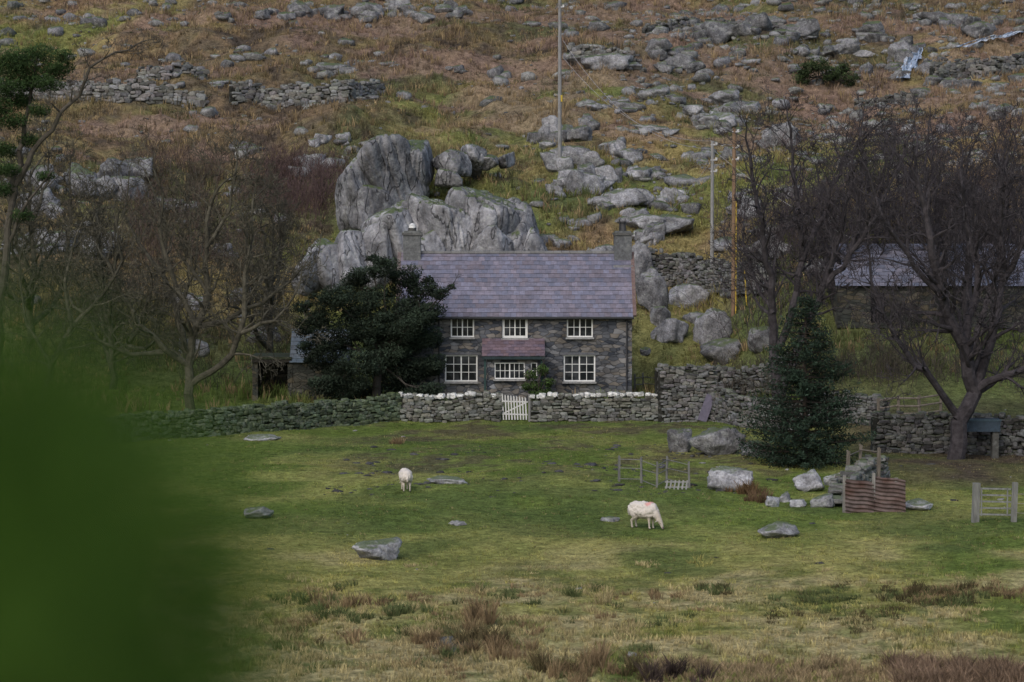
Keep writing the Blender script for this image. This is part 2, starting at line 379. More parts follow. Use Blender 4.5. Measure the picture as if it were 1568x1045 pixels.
crag('rock_outcrop',[(735,286,460,120,174,8,.12),(682,296,450,94,173.6,7,-.15),(785,302,450,74,174,7,.3),(822,348,440,40,172,4,.2),(640,306,440,80,174.8,6,-.2),(612,314,440,64,173.6,5,-.3),(574,334,440,64,172.6,5,-.3),(535,352,440,54,171.8,4.5,-.3),(500,366,440,50,171,4,-.3),(468,376,440,36,170.4,3.5,-.3),(755,345,450,60,171.6,3,.15),(655,352,440,50,171.8,3,-.1)],.24,11)
crag('rock_outcrop',[(590,205,335,92,182,8,-.25),(546,236,338,54,180.6,5,-.3),(632,212,300,54,183,6,0),(562,280,345,54,179.8,3.5,-.2)],.19,41)
crag('rock_outcrop',[(694,228,268,46,185,4,.2),(726,220,258,34,187,4,.3),(750,236,258,28,187,3,.1),(684,258,284,34,183,3,.3),(774,232,252,24,188,2.5,0)],.19,61)
crag('rock_outcrop',[(812,50,104,90,254,6,.1),(790,30,70,50,258,4,-.2),(852,46,104,44,256,4,.2)],.17,71)
def rockat(px,pyb,w,h,tone=.22,sub=4,seed=1,y0=62,p=12,depth=.8):
    c=hit(px,pyb,y0);sc=c.y/FPX
    P,Fq=rockv(seed,sub,p,11,.2,groove=.06,jit=.3)
    ww=w*sc*1.1;hh=h*sc*1.3
    V=put(P,(c.x,c.y+ww*depth*.35,0),(ww,ww*depth,hh),seed%7*.15-.4)
    V[:,2]+=c.z-V[:,2].min()-hh*.2
    return V,Fq,rcol(V,tone,seed)
fieldb=[(575,858,64,24,.3),(700,806,22,8,.27),(683,742,56,10,.34),(395,795,52,14,.22),(1195,824,62,22,.3),(935,800,28,7,.2),(405,675,50,9,.34),(1045,693,38,40,.14),(1105,697,70,38,.19),(1115,753,64,32,.34),(1240,753,46,30,.36),(1135,652,34,22,.28),(1184,777,24,15,.34),(1222,777,26,12,.33),(1203,770,20,12,.22),(1412,783,36,12,.3),(1262,778,30,20,.2),(1160,700,40,20,.16),
(1050,472,56,34,.25),(1028,525,54,40,.22),(1092,530,60,54,.18),(1168,538,46,38,.2),(1000,482,40,46,.17),(980,445,36,64,.17),(1110,560,60,34,.15),(440,592,40,18,.2),(1012,500,30,30,.17),(1070,500,30,20,.2),(990,545,24,14,.18),(1288,760,34,26,.2),(1318,742,36,24,.22),(1275,745,26,18,.24)]
for k,b in enumerate(fieldb):
    V,Fq,c=rockat(*b[:4],tone=b[4],seed=160+k*5,p=20);mk('boulder',V,Fq,M_boul,c,True)
hillb=[(493,222,42,22,.25),(525,220,36,18,.25),(480,264,62,34,.25),(820,222,50,34,.2),(858,220,80,50,.2),(880,258,92,50,.22),(938,232,52,32,.22),(892,296,96,44,.25),(955,316,104,36,.27),(925,290,60,36,.22),(1030,312,54,26,.25),(1030,360,112,42,.23),(975,345,50,30,.2),(1000,372,60,40,.2),(1132,172,84,32,.22),(1108,196,72,32,.25),(1062,184,52,26,.2),(1000,204,64,18,.22),(930,104,130,28,.18),(1010,150,60,16,.2),(1200,224,62,44,.18),(1216,304,52,34,.18),(1382,92,62,44,.15),(1290,84,70,26,.16),(1100,66,100,40,.14),(1160,50,80,30,.14),(372,238,62,24,.15),(180,294,130,60,.15),(64,292,62,50,.15),(62,332,62,40,.16),(252,322,72,22,.24),(84,384,120,50,.17),(150,392,90,36,.17),(300,474,62,34,.22),(330,132,42,14,.18),(215,262,60,24,.18),(345,395,40,26,.18),(370,460,60,30,.16),(300,560,60,30,.18),(400,520,60,30,.18),(700,112,44,14,.18),(600,100,40,12,.2),(560,152,40,16,.18),(510,115,70,20,.16),(890,350,40,20,.2),(860,380,50,26,.2),(930,400,60,30,.18),(965,250,60,30,.2),(900,200,40,24,.18),(1180,400,70,34,.2),(1250,470,60,34,.18),(1460,140,80,30,.15),(1540,180,60,26,.15),(1500,60,70,36,.13),(1450,40,80,36,.13),(610,20,60,26,.15),(560,30,70,26,.15),(510,30,60,24,.14),(460,26,60,22,.15),(650,34,50,20,.16),(700,24,60,24,.15),(400,30,46,20,.15),(1040,110,70,26,.15),(1010,90,60,24,.15),(1230,60,80,30,.13),(1340,60,60,24,.13),(960,170,50,18,.2),(1070,250,50,26,.2),(1150,330,60,30,.2),(905,170,50,20,.2),(850,300,40,24,.2),(980,280,60,30,.22),(1375,124,34,26,.13),(1420,118,36,36,.13),(1400,84,50,14,.13)]
Ab=Acc()
for b in hillb:
    r=random.Random(int(b[0]*3+b[1]));n=5 if b[2]>50 else 3
    for j in range(n):
        f=(.62,.5,.45,.36,.3)[j]
        ox=0 if j==0 else r.uniform(-.42,.42)*b[2];fall=1-.5*abs(ox)/b[2]
        V,Fq,c=rockat(b[0]+ox,b[1]+(0 if j==0 else r.uniform(-.3,.25)*b[3]),b[2]*f,b[3]*r.uniform(.55,.95)*fall*(1 if j==0 else .75),tone=b[4]*r.uniform(.8,1.15),seed=int(b[0]*5+b[1]+j*13),p=18,y0=163,sub=4 if b[2]*f>24 else 3)
        Ab.add(V,Fq,c)
Ab.build('outcrop_boulders',M_boul,True)
print('boulders',time.time()-T0)
TPL=[rockv(500+k,2,14,9,.25,jit=.35) for k in range(18)]
def scatter(name,N,fy,fp,smin,smax,tone,mat=M_boul,flat=1.,pw=2.2):
    A=Acc();y=rng.uniform(fy[0],fy[1],N);x=rng.uniform(-1,1,N)*(y*.19+4)
    keep=rng.uniform(0,1,N)<fp(x,y);x=x[keep];y=y[keep];z=Hq(x,y)
    s=smin*(smax/smin)**(rng.uniform(0,1,len(x))**pw)
    for a,b,c,d in zip(x,y,z,s):
        P,Fq=TPL[rng.integers(18)]
        hh=d*rng.uniform(.45,.9)*flat
        V=put(P,(a,b,c+hh*.12),(d*rng.uniform(.9,1.6),d,hh),rng.uniform(0,6.28))
        t=tone*rng.uniform(.55,1.4); A.add(V,Fq,(t*1.0,t,t*rng.uniform(.97,1.1)))
    print(name,len(x)); return A.build(name,mat,True)
def pr(x,y):
    cl=ss(f2(x/7,y/7,3,201),.5,.62)
    top=ss(y,250,262)*.95*ss(f2(x/10,y/6,2,211),.36,.5)
    right=ss(x,2,10)*ss(y,178,195)*.45
    return np.clip(cl*.45+top+right+.05,0,1)*(y>168)
scatter('hillside_stones',12000,(165,290),pr,.2,1.7,.17)
M_soil=vmat('peat_soil',nscale=5,nvar=.4,bump=0,rough=1,det=2)
scatter('turf_clods',1700,(114,136),lambda x,y:ss(f2(x/2.2,y/2.2,2,301),.5,.6)*(np.abs(x-2)<10),.1,.55,.06,mat=M_soil,flat=.5)
scatter('molehills',130,(92,128),lambda x,y:.08+.5*(x>10),.15,.5,.05,mat=M_soil,flat=.4)
scatter('field_stones',400,(75,148),lambda x,y:.1+.3*(x>9)*(y>115),.06,.28,.2)

# ---------------------------------------------------------------- dry-stone walls
bm=bmesh.new();bmesh.ops.create_cube(bm,size=2);bmesh.ops.subdivide_edges(bm,edges=bm.edges[:],cuts=2,use_grid_fill=True)
SV=np.array([v.co[:] for v in bm.verts]);SF=np.array([[v.index for v in f.verts] for f in bm.faces]);bm.free()
SV=SV/((np.abs(SV)**5).sum(1)**(1/5))[:,None]
def stones(A,Cn,S,ang,cols,jit=.14,tilt=.12):
    N=len(Cn);n=len(SV)
    V=SV[None]*(1+rng.uniform(-jit,jit,(N,n,3)))*S[:,None]/2
    t=rng.normal(size=N)*tilt; c,s=np.cos(t)[:,None],np.sin(t)[:,None]
    x=V[...,0]*c-V[...,2]*s; z=V[...,0]*s+V[...,2]*c; y=V[...,1]
    c,s=np.cos(ang)[:,None],np.sin(ang)[:,None]
    V=np.stack([x*c-y*s,x*s+y*c,z],-1)+Cn[:,None]
    F=(SF[None]+np.arange(N)[:,None,None]*n).reshape(-1,4)
    A.add(V.reshape(-1,3),F,np.repeat(cols,n,0))
def drywall(name,pts,h,thick=.55,sw=.34,sh=.17,tone=.2,coping=None,tint=(1,1,1),rag=.15):
    A=Acc();Cn=[];S=[];AN=[];CL=[]
    hs=h if isinstance(h,(list,tuple)) else [h]*len(pts)
    for (x0,y0),(x1,y1),h0,h1 in zip(pts[:-1],pts[1:],hs[:-1],hs[1:]):
        L=math.hypot(x1-x0,y1-y0);ux,uy=(x1-x0)/L,(y1-y0)/L;an=math.atan2(uy,ux)
        ns=max(2,int(L/.8))
        for k in range(ns):
            ta,tb=k/ns,(k+1)/ns;xa,ya=x0+ux*L*ta,y0+uy*L*ta;xb,yb=x0+ux*L*tb,y0+uy*L*tb
            za=Hs(xa,ya);zb=Hs(xb,yb);ha=h0+(h1-h0)*ta-.1-rag*.5;hb=h0+(h1-h0)*tb-.1-rag*.5
            o=thick/2-.12;nxn,nyn=-uy*o,ux*o
            V=[[xa-nxn,ya-nyn,za-.3],[xb-nxn,yb-nyn,zb-.3],[xb+nxn,yb+nyn,zb-.3],[xa+nxn,ya+nyn,za-.3],[xa-nxn,ya-nyn,za+ha],[xb-nxn,yb-nyn,zb+hb],[xb+nxn,yb+nyn,zb+hb],[xa+nxn,ya+nyn,za+ha]]
            A.add(V,BF,(.025,.025,.022))
        nc=int(max(h0,h1)/sh)+1
        for side in (-1,1):
            for k in range(nc):
                t=rng.uniform(0,sw)
                while t<L:
                    w=sw*rng.uniform(.5,1.7);tt=min(t+w/2,L);hh=h0+(h1-h0)*tt/L
                    x,y=x0+ux*tt,y0+uy*tt
                    zz=(k+.5)*sh-.08
                    if zz<hh+rng.uniform(-rag,rag*.3):
                        o=side*(thick/2-.1+rng.uniform(-.04,.05))*(1.12-.2*zz/max(hh,.5))
                        Cn.append((x-uy*o,y+ux*o,Hs(x,y)+zz+rng.uniform(-.05,.05)));S.append((w*1.0,.3,sh*rng.uniform(.7,1.6)));AN.append(an+rng.normal()*.06)
                        t0=tone*rng.uniform(.45,1.6);CL.append((t0*tint[0]*rng.uniform(.95,1.08),t0*tint[1],t0*tint[2]*rng.uniform(.9,1.1)))
                    t+=w
        t=0.1
        while t<L:
            w=rng.uniform(.22,.42) ;hh=h0+(h1-h0)*t/L-(rng.uniform(0,rag) if coping is None else 0)
            x,y=x0+ux*t,y0+uy*t
            cc=coping if coping is not None else tone*rng.uniform(.6,1.5)
            hc=rng.uniform(.17,.34) if coping is not None else rng.uniform(.12,.3)
            cv=(cc*rng.uniform(.65,1.1),)*3 if coping is not None else (cc*tint[0],cc*tint[1],cc*tint[2])
            if coping is not None and rng.uniform()<.16: cv=(.2,.2,.19)
            Cn.append((x,y,Hs(x,y)+hh+hc*.3));S.append((w*.95,thick*rng.uniform(.6,1.05),hc));AN.append(an+rng.normal()*.2);CL.append(cv)
            t+=w
    stones(A,np.array(Cn),np.array(S),np.array(AN),np.array(CL))
    return A.build(name,M_stone,False)
drywall('garden_wall',[(-6.2,150),(-.72,150)],1.26,coping=.66,tone=.13,tint=(.98,1,.92))
drywall('garden_wall',[(1.0,150),(8.0,150)],1.26,coping=.66,tone=.13,tint=(.98,1,.92))
drywall('dry_stone_wall',[(-40,130),(-28,134),(-20,138.5),(-15.8,142),(-10,147.5),(-6.3,150)],1.35,tone=.085,tint=(.85,1.1,.7))
drywall('dry_stone_wall',[(8.0,149.6),(11.0,149.6)],[3.1,2.9],tone=.12,thick=.8,rag=.3)
drywall('dry_stone_wall',[(11.0,149.8),(12.2,146),(14.5,143.6),(19,140)],[1.9,1.6,1.5,1.5],tone=.11,rag=.3)
drywall('dry_stone_wall',[(8.0,152.5),(11.5,153.4),(15.5,153)],[2.0,1.9,1.6],tone=.11,rag=.3)
pa=[hit(p,q,164) for p,q in((972,430),(1040,440),(1100,448),(1180,452))]
drywall('dry_stone_wall',[(v.x,v.y) for v in pa],[2.2,2.1,2.0,1.7],tone=.12,rag=.3)
drywall('dry_stone_wall',[(17.5,133),(22,133.5),(27,132),(33,131)],1.9,tone=.08,rag=.3)
def hw(name,l,h,tone=.16):
    pp=[hit(p,q,164) for p,q in l]; return drywall(name,[(v.x,v.y) for v in pp],h,tone=tone,sw=.5,sh=.26,rag=.5)
hw('dry_stone_wall',[(0,150),(75,152),(140,154),(200,155),(262,158),(312,164)],[1.6,1.7,1.6,1.7,1.5,1.2],.15)
hw('dry_stone_wall',[(352,160),(400,164),(470,163),(530,158),(582,146)],[1.7,1.6,1.8,1.6,1.2],.15)
hw('dry_stone_wall',[(210,126),(260,122),(312,122)],1.0,.14)
hw('dry_stone_wall',[(870,86),(920,95),(975,104)],1.1,.14)
hw('dry_stone_wall',[(1425,128),(1470,122),(1520,118),(1568,110)],1.6,.12)
hw('dry_stone_wall',[(1310,165),(1400,160)],.8,.11)
hw('dry_stone_wall',[(985,52),(1100,40),(1200,52)],.8,.10)
pw=[hit(p,q) for p,q in((1262,782),(1300,778),(1348,748))]
drywall('dry_stone_wall',[(pw[0].x+.5,pw[0].y+1),(pw[1].x,pw[1].y+2.2),(pw[2].x,pw[2].y+1)],[.35,1.0,1.4],tone=.13,thick=.9,sw=.36,sh=.18,rag=.6)
print('walls',time.time()-T0)

# ---------------------------------------------------------------- buildings
def sheet(A,x0,x1,z0,z1,y,ops,depth=.24,col=(.5,.5,.5)):
    xsb=sorted(set([x0,x1]+[o[0] for o in ops]+[o[1] for o in ops]));zsb=sorted(set([z0,z1]+[o[2] for o in ops]+[o[3] for o in ops]))
    for a,b in zip(xsb[:-1],xsb[1:]):
        for c,d in zip(zsb[:-1],zsb[1:]):
            mx,mz=(a+b)/2,(c+d)/2
            if any(o[0]<mx<o[1] and o[2]<mz<o[3] for o in ops): continue
            A.add([[a,y,c],[b,y,c],[b,y,d],[a,y,d]],np.array([[0,1,2,3]]),col)
    for o in ops:
        a,b,c,d=o;Yb=y+depth
        for q in ([[a,y,c],[a,y,d],[a,Yb,d],[a,Yb,c]],[[b,y,d],[b,y,c],[b,Yb,c],[b,Yb,d]],[[a,y,d],[b,y,d],[b,Yb,d],[a,Yb,d]],[[b,y,c],[a,y,c],[a,Yb,c],[b,Yb,c]]):
            A.add(q,np.array([[0,1,2,3]]),col)
def slates(A,x0,x1,ye,ze,yr,zr,n,sw=.33,col=(.2,.18,.26),seed=1):
    d=Vector((0,yr-ye,zr-ze));L=d.length;d.normalize();nrm=Vector((1,0,0)).cross(d)
    if nrm.z<0: nrm=-nrm
    r=np.random.default_rng(seed);st=L/n
    for k in range(n):
        x=x0+(-.5*sw if k%2 else 0);ct=r.uniform(.85,1.12)
        while x<x1:
            a=max(x+.006,x0);b=min(x+sw-.006,x1);x+=sw
            if b-a<.03: continue
            v0=k*st-.02+r.uniform(-.012,.012);v1=v0+st*1.5 if k<n-1 else L
            lo=.045+r.uniform(0,.02);hi=.012
            def pt(xx,v,w): q=Vector((0,ye,ze))+d*v+nrm*w; return [xx,q.y,q.z]
            V=[pt(a,v0,lo-.022),pt(b,v0,lo-.022),pt(b,v1,hi-.02),pt(a,v1,hi-.02),pt(a,v0,lo),pt(b,v0,lo),pt(b,v1,hi),pt(a,v1,hi)]
            t=ct*r.uniform(.8,1.18);g=r.uniform(-.014,.012)
            A.add(V,BF,(col[0]*t+g,col[1]*t,col[2]*t-g))
def window(par,x0,x1,z0,z1,y,cols,rows,fw=.08,bar=.035,mid=True,name='window'):
    A=Acc();w=(.74,.75,.76);yy=y
    box2(A,x0,x1,yy,yy+.07,z0,z0+fw,w);box2(A,x0,x1,yy,yy+.07,z1-fw,z1,w)
    box2(A,x0,x0+fw,yy+.002,yy+.068,z0+fw,z1-fw,w);box2(A,x1-fw,x1,yy+.002,yy+.068,z0+fw,z1-fw,w)
    for k in range(1,cols):
        xx=x0+fw+(x1-x0-2*fw)*k/cols; b=bar*2.2 if (mid and k*2==cols) else bar
        box2(A,xx-b/2,xx+b/2,yy+.012,yy+.055,z0+fw,z1-fw,w)
    for k in range(1,rows):
        zz=z0+fw+(z1-z0-2*fw)*k/rows
        box2(A,x0+fw,x1-fw,yy+.018,yy+.05,zz-bar/2,zz+bar/2,w)
    A.build(name+'_frame',M_paint,False,par)
    G=Acc();box2(G,x0+.02,x1-.02,yy+.035,yy+.045,z0+.02,z1-.02);G.build(name+'_glass',M_glass,False,par)
    s=Acc();box2(s,x0-.06,x1+.06,y-.30,y+.0,z0-.09,z0-.003,(.3,.3,.31));s.build(name+'_sill',M_stone,False,par)
cot=empty('stone_cottage',(.25,157.3,.8))
X0,X1,Yf,Yb,zb,ze,zr=-6.25,6.75,154.0,160.6,.4,5.62,8.9
wins=[(-3.45,-2.13,4.32,5.45,4,2),(-.55,.88,4.28,5.45,4,2),(3.08,4.55,4.32,5.45,4,2),(-3.78,-1.94,1.82,3.33,4,3),(2.90,4.69,1.82,3.33,4,3)]
A=Acc();sheet(A,X0,X1,zb,ze,Yf,[w[:4] for w in wins])
A.add([[X1,Yf,zb],[X1,Yb,zb],[X1,Yb,ze],[X1,157.3,zr-.08],[X1,Yf,ze]],np.array([[0,1,2,3,4]]))
A.add([[X0,Yf,zb],[X0,Yf,ze],[X0,157.3,zr-.08],[X0,Yb,ze],[X0,Yb,zb]],np.array([[0,1,2,3,4]]))
A.add([[X1,Yb,zb],[X0,Yb,zb],[X0,Yb,ze],[X1,Yb,ze]],np.array([[0,1,2,3]]))
A.build('walls',M_wall,False,cot)
A=Acc();box2(A,X0+.3,X1-.3,154.6,154.7,.6,5.4,(.02,.02,.02));A.build('interior_dark_backing',M_wood,False,cot)  # near-black sheet added behind the windows, stands in for the dark of the rooms
for k,w in enumerate(wins):
    window(cot,*w[:4],Yf+.1,w[4],w[5],fw=.13 if k==1 else .08,bar=.032)
    A=Acc();box2(A,w[0]-.2,w[1]+.2,Yf-.03,Yf+.06,w[3]+.003,w[3]+.14,(.12,.125,.14));A.build('lintel',M_stone,False,cot)
A=Acc();slates(A,X0-.1,X1+.05,153.72,5.48,157.3,9.0,15,seed=3,col=(.172,.164,.215));slates(A,X0-.1,X1+.05,160.88,5.48,157.3,9.0,15,seed=4);A.build('slate_roof',M_slate,False,cot)
A=Acc();
A.add([[X0,153.8,5.5],[X1,153.8,5.5],[X1,157.3,8.93],[X0,157.3,8.93]],np.array([[0,1,2,3]]),(.1,.1,.1));A.add([[X0,160.8,5.5],[X1,160.8,5.5],[X1,157.3,8.93],[X0,157.3,8.93]],np.array([[0,3,2,1]]),(.1,.1,.1));A.build('roof_deck',M_wood,False,cot)
A=Acc()
x=X0+1.0
while x<5.7: cyl(A,(x,157.3,8.98),(x+.43,157.3,8.98),.13,.13,8,(.14*random.uniform(.8,1.2),)*3);x+=.45
A.build('ridge_tiles',M_slate,False,cot)
A=Acc()
L=math.hypot(3.5,3.45)
for xx,cc in ((X1+.14,(.16,.11,.105)),(X0-.2,(.14,.11,.11))):
    for sgn in(-1,1):
        box(A,(xx,157.3+sgn*1.77,7.26),(.2,L,.14),cc,rx=-sgn*math.atan2(3.45,3.5))
A.build('verge_stones',M_stone,False,cot)
A=Acc();cyl(A,(X0-.1,153.66,5.42),(X1+.1,153.66,5.42),.07,.07,10,(.025,.027,.03));cyl(A,(-4.1,153.9,5.4),(-4.1,153.9,.9),.045,.045,8,(.03,.03,.035));cyl(A,(6.45,153.9,5.4),(6.45,153.9,.9),.045,.045,8,(.03,.03,.035));A.build('gutter',M_metal,False,cot)
A=Acc()
for cx,c in((6.35,(.115,.12,.13)),(-5.72,(.13,.135,.14))):
    box2(A,cx-.5,cx+.5,156.8,157.8,7.4,10.0,c);box2(A,cx-.57,cx+.57,156.73,157.87,10.0,10.14,(c[0]*.8,)*3);box2(A,cx-.46,cx+.46,156.86,157.74,10.14,10.24,c)
    box2(A,cx-.56,cx+.56,156.4,156.797,8.02,8.3,(.2,.2,.22))
A.build('chimney_stacks',M_stone,False,cot)
A=Acc();cyl(A,(6.35,157.3,10.24),(6.35,157.3,10.7),.2,.16,12,(.05,.05,.055));cyl(A,(6.35,157.3,10.7),(6.35,157.3,10.78),.22,.22,12,(.04,.04,.045));cyl(A,(6.15,157.1,10.24),(6.15,157.1,10.9),.03,.03,6,(.03,.03,.03))
cyl(A,(-5.72,157.3,10.24),(-5.72,157.3,10.42),.24,.24,12,(.06,.06,.06));cyl(A,(-5.72,157.3,10.42),(-5.72,157.3,10.58),.2,.18,12,(.7,.7,.7));cyl(A,(-5.72,157.3,10.58),(-5.72,157.3,10.68),.18,.08,12,(.65,.65,.65))
A.build('chimney_pots',M_metal,False,cot)
A=Acc();sheet(A,-1.4,1.55,.7,3.35,152.5,[(-.98,.72,2.08,3.0),(1.05,1.4,2.08,3.0)],.15)
A.add([[-1.4,154,.7],[-1.4,152.5,.7],[-1.4,152.5,3.35],[-1.4,154,4.1]],np.array([[0,1,2,3]]));A.add([[1.55,152.5,.7],[1.55,154,.7],[1.55,154,4.1],[1.55,152.5,3.35]],np.array([[0,1,2,3]]))
A.build('porch_walls',M_wall,False,cot)
window(cot,-.98,.72,2.08,3.0,152.55,6,2,fw=.06,bar=.028,name='porch_window');window(cot,1.05,1.4,2.08,3.0,152.55,1,2,fw=.05,bar=.03,name='porch_window')
A=Acc();slates(A,-1.68,1.83,152.2,3.36,153.97,4.25,6,sw=.3,col=(.16,.118,.142),seed=8)
A.add([[-1.6,152.25,3.33],[1.75,152.25,3.33],[1.75,153.98,4.2],[-1.6,153.98,4.2]],np.array([[0,1,2,3]]),(.08,.07,.07));A.build('porch_roof',M_slate,False,cot)
A=Acc();box2(A,-1.68,1.83,152.16,152.2,3.2,3.36,(.03,.045,.05));
for xx in(-1.5,1.66): box2(A,xx-.06,xx+.06,152.3,152.42,.7,3.2,(.03,.055,.055))
A.build('porch_timber',M_wood,False,cot)
print('cottage',time.time()-T0)
def gable(name,x0,x1,y0,y1,z0,ze,zr,ops=[],wmat=M_wall2,rcolr=(.19,.185,.25),n=12):
    e=empty(name,((x0+x1)/2,(y0+y1)/2,z0));ym=(y0+y1)/2
    A=Acc();sheet(A,x0,x1,z0-.6,ze,y0,ops,.3)
    A.add([[x1,y0,z0-.6],[x1,y1,z0-.6],[x1,y1,ze],[x1,ym,zr-.05],[x1,y0,ze]],np.array([[0,1,2,3,4]]));A.add([[x0,y0,z0-.6],[x0,y0,ze],[x0,ym,zr-.05],[x0,y1,ze],[x0,y1,z0-.6]],np.array([[0,1,2,3,4]]))
    A.add([[x1,y1,z0-.6],[x0,y1,z0-.6],[x0,y1,ze],[x1,y1,ze]],np.array([[0,1,2,3]]));A.build('walls',wmat,False,e)
    A=Acc();slates(A,x0-.15,x1+.15,y0-.2,ze-.15,ym,zr,n,sw=.4,col=rcolr,seed=5);slates(A,x0-.15,x1+.15,y1+.2,ze-.15,ym,zr,n,sw=.4,col=rcolr,seed=6);A.build('slate_roof',M_slate,False,e)
    if ops:
        A=Acc()
        for o in ops: box2(A,o[0]+.01,o[1]-.01,y0+.28,y0+.32,o[2],o[3],(.03,.03,.032))
        A.build('door',M_wood,False,e)
    return e
gable('stone_barn',18.6,34,156.5,162,5.3,7.25,9.45,[(20.5,21.3,5.0,6.7),(25.6,26.3,5.9,6.6)],rcolr=(.165,.168,.22))
sx=lambda px,Y:(px-784)/FPX*Y
e=gable('stone_shed',sx(449,155),sx(500,155)+1.2,154,157.5,1.1,3.05,4.7,[],rcolr=(.16,.19,.22),n=8)
xa,xb=sx(388,155),sx(449,155)-.02
A=Acc();box2(A,xa,xa+.3,154,157.4,.6,3.1);box2(A,xa+.3,xb,157.2,157.4,.6,3.1);box2(A,xb-.25,xb,154,157.2,.6,3.1);A.build('bay_walls',M_wall2,False,e)
A=Acc();box2(A,xa-.15,xb-.01,153.8,157.6,3.1,3.22,(.06,.07,.045));box2(A,xa,xb-.01,153.85,154.0,2.92,3.1,(.05,.045,.04));A.build('bay_roof',M_wood,False,e)

# garden gate
e=empty('picket_gate',(.15,150,0));A=Acc();wc=(.55,.55,.55);zg=Hs(.15,150)
for k in range(9):
    xx=-.5+k*.155;hh=1.35-.02*k
    box(A,(xx+.02*k/9,149.85,zg+hh/2+.05),(.075,.025,hh),wc,ry=-.05);
    box(A,(xx-.03,149.85,zg+hh+.07),(.05,.025,.05),wc,ry=.78)
for z in(.3,1.0): box(A,(.15,149.88,zg+z+.05),(1.42,.03,.08),wc,ry=.03)
box(A,(.15,149.88,zg+.7),(1.5,.028,.07),wc,ry=-.45);A.build('pickets',M_paint,False,e)
A=Acc();box(A,(-.66,149.9,zg+.7),(.12,.12,1.5),(.2,.2,.2));box(A,(.95,149.9,zg+.7),(.12,.12,1.5),(.2,.2,.2));A.build('gate_posts',M_wood,False,e)

# ---------------------------------------------------------------- poles and wires
def pole(px,pyb,pyt,col,r,name='utility_pole',guard=None,y0=163,gr=.04):
    b=hit(px,pyb,y0);t=W(px,pyt,b.y);e=empty(name,b)
    A=Acc();cyl(A,(b.x,b.y,b.z-.5),(b.x,b.y,t.z),r,r*.75,12,col);A.build('shaft',M_wood,True,e)
    if guard:
        A=Acc();g0=W(px,guard[1],b.y).z;g1=W(px,guard[0],b.y).z
        cyl(A,(b.x+r*.9,b.y-.12,g0),(b.x+r*.9,b.y-.12,g1),gr,gr,8,(.5,.36,.04));A.build('yellow_guard',M_metal,False,e)
    A=Acc()
    for dz in(.25,1.2,1.9): cyl(A,(b.x-.12,b.y-.05,t.z-dz),(b.x+.28,b.y-.05,t.z-dz),.05,.05,8,(.4,.4,.42));cyl(A,(b.x+.25,b.y-.05,t.z-dz),(b.x+.25,b.y-.05,t.z-dz+.16),.05,.07,8,(.6,.6,.6))
    A.build('insulators',M_metal,False,e);return b,t
b1,t1=pole(857,262,-30,(.23,.23,.235),.15,guard=(146,156),gr=.07)
b2,t2=pole(1090,452,216,(.25,.25,.25),.13)
b3,t3=pole(1123,482,196,(.20,.135,.09),.15,guard=(308,486),gr=.033)
A=Acc();box(A,((b3.x+.7),b3.y-.4,b3.z+1.5),(.06,.06,2.4),(.55,.4,.03),ry=-.06);A.build('guy_wire_guard',M_metal)
def wire(A,a,b,sag,r=.015,col=(.25,.25,.26)):
    S=[];n=24;pr=None
    for k in range(n+1):
        t=k/n;p=a.lerp(b,t);p.z-=sag*4*t*(1-t)
        if pr is not None:S.append((pr,p.copy(),r,r))
        pr=p.copy()
    tubes(A,S,col,.05)
A=Acc();q1=W(862,88,b1.y);wire(A,q1,t2,1.6);wire(A,W(862,62,b1.y),Vector((t2.x,t2.y,t2.z-.5)),1.9)
wire(A,t2,Vector((t3.x,t3.y,t3.z-1)),.1);wire(A,Vector((t2.x,t2.y,t2.z-.5)),Vector((24,156.3,8.3)),1.0)
wire(A,Vector((t2.x,t2.y,t2.z-1.2)),Vector((6.75,157.3,9.4)),.5,.012)
A.build('overhead_wires',M_metal)

# ---------------------------------------------------------------- trees
TW=[.0145,.012]
def branch(S,p,d,L,r,lv,mx,up=.05,wan=.2,dens=.7):
    n=max(3,min(8,int(L/(.5 if lv<3 else .3))));step=L/n
    for i in range(n):
        d=(d+Vector((random.gauss(0,wan),random.gauss(0,wan),random.gauss(0,wan)+up))).normalized()
        q=p+d*step;ra=max(r*(1-.75*i/n),TW[0]);rb=max(r*(1-.75*(i+1)/n),TW[1])
        S.append((p,q,ra,rb))
        if lv<mx and i>0:
            for _ in range(1+(random.random()<dens)):
                ax=d.orthogonal();ax.rotate(Matrix.Rotation(random.uniform(0,6.28),3,d));cd=d.copy();cd.rotate(Matrix.Rotation(random.uniform(.4,1.0),3,ax))
                branch(S,q,cd,L*random.uniform(.42,.68)*(1-.3*i/n),max(rb*.62,TW[0]),lv+1,mx,up,wan,dens)
        p=q
def limb(S,pts,r0,r1,L,mx=4,start=.25,up=.05,dens=.7,every=1,wan=.2,step=.7):
    P=[pts[0]]
    tot=sum((b-a).length for a,b in zip(pts[:-1],pts[1:]));acc=0
    for a,b in zip(pts[:-1],pts[1:]):
        n=max(1,int((b-a).length/step))
        for k in range(n):
            q=a.lerp(b,(k+1)/n)
            q=q+Vector([random.gauss(0,.07) for _ in range(3)])
            p=P[-1];t0=acc/tot;acc+=(b-a).length/n;t1=min(acc/tot,1)
            S.append((p,q,r0+(r1-r0)*t0,r0+(r1-r0)*t1));P.append(q)
            if t1>start:
                for _ in range(every):
                    d=(q-p).normalized();ax=d.orthogonal();ax.rotate(Matrix.Rotation(random.uniform(0,6.28),3,d));cd=d.copy();cd.rotate(Matrix.Rotation(random.uniform(.5,1.1),3,ax))
                    branch(S,q,cd,L*random.uniform(.6,1.15)*(1-.3*t1),max((r0+(r1-r0)*t1)*.5,.02),1,mx,up,wan,dens)
    branch(S,P[-1],(P[-1]-P[-2]).normalized(),L*.8,r1,1,mx,up,wan,dens)
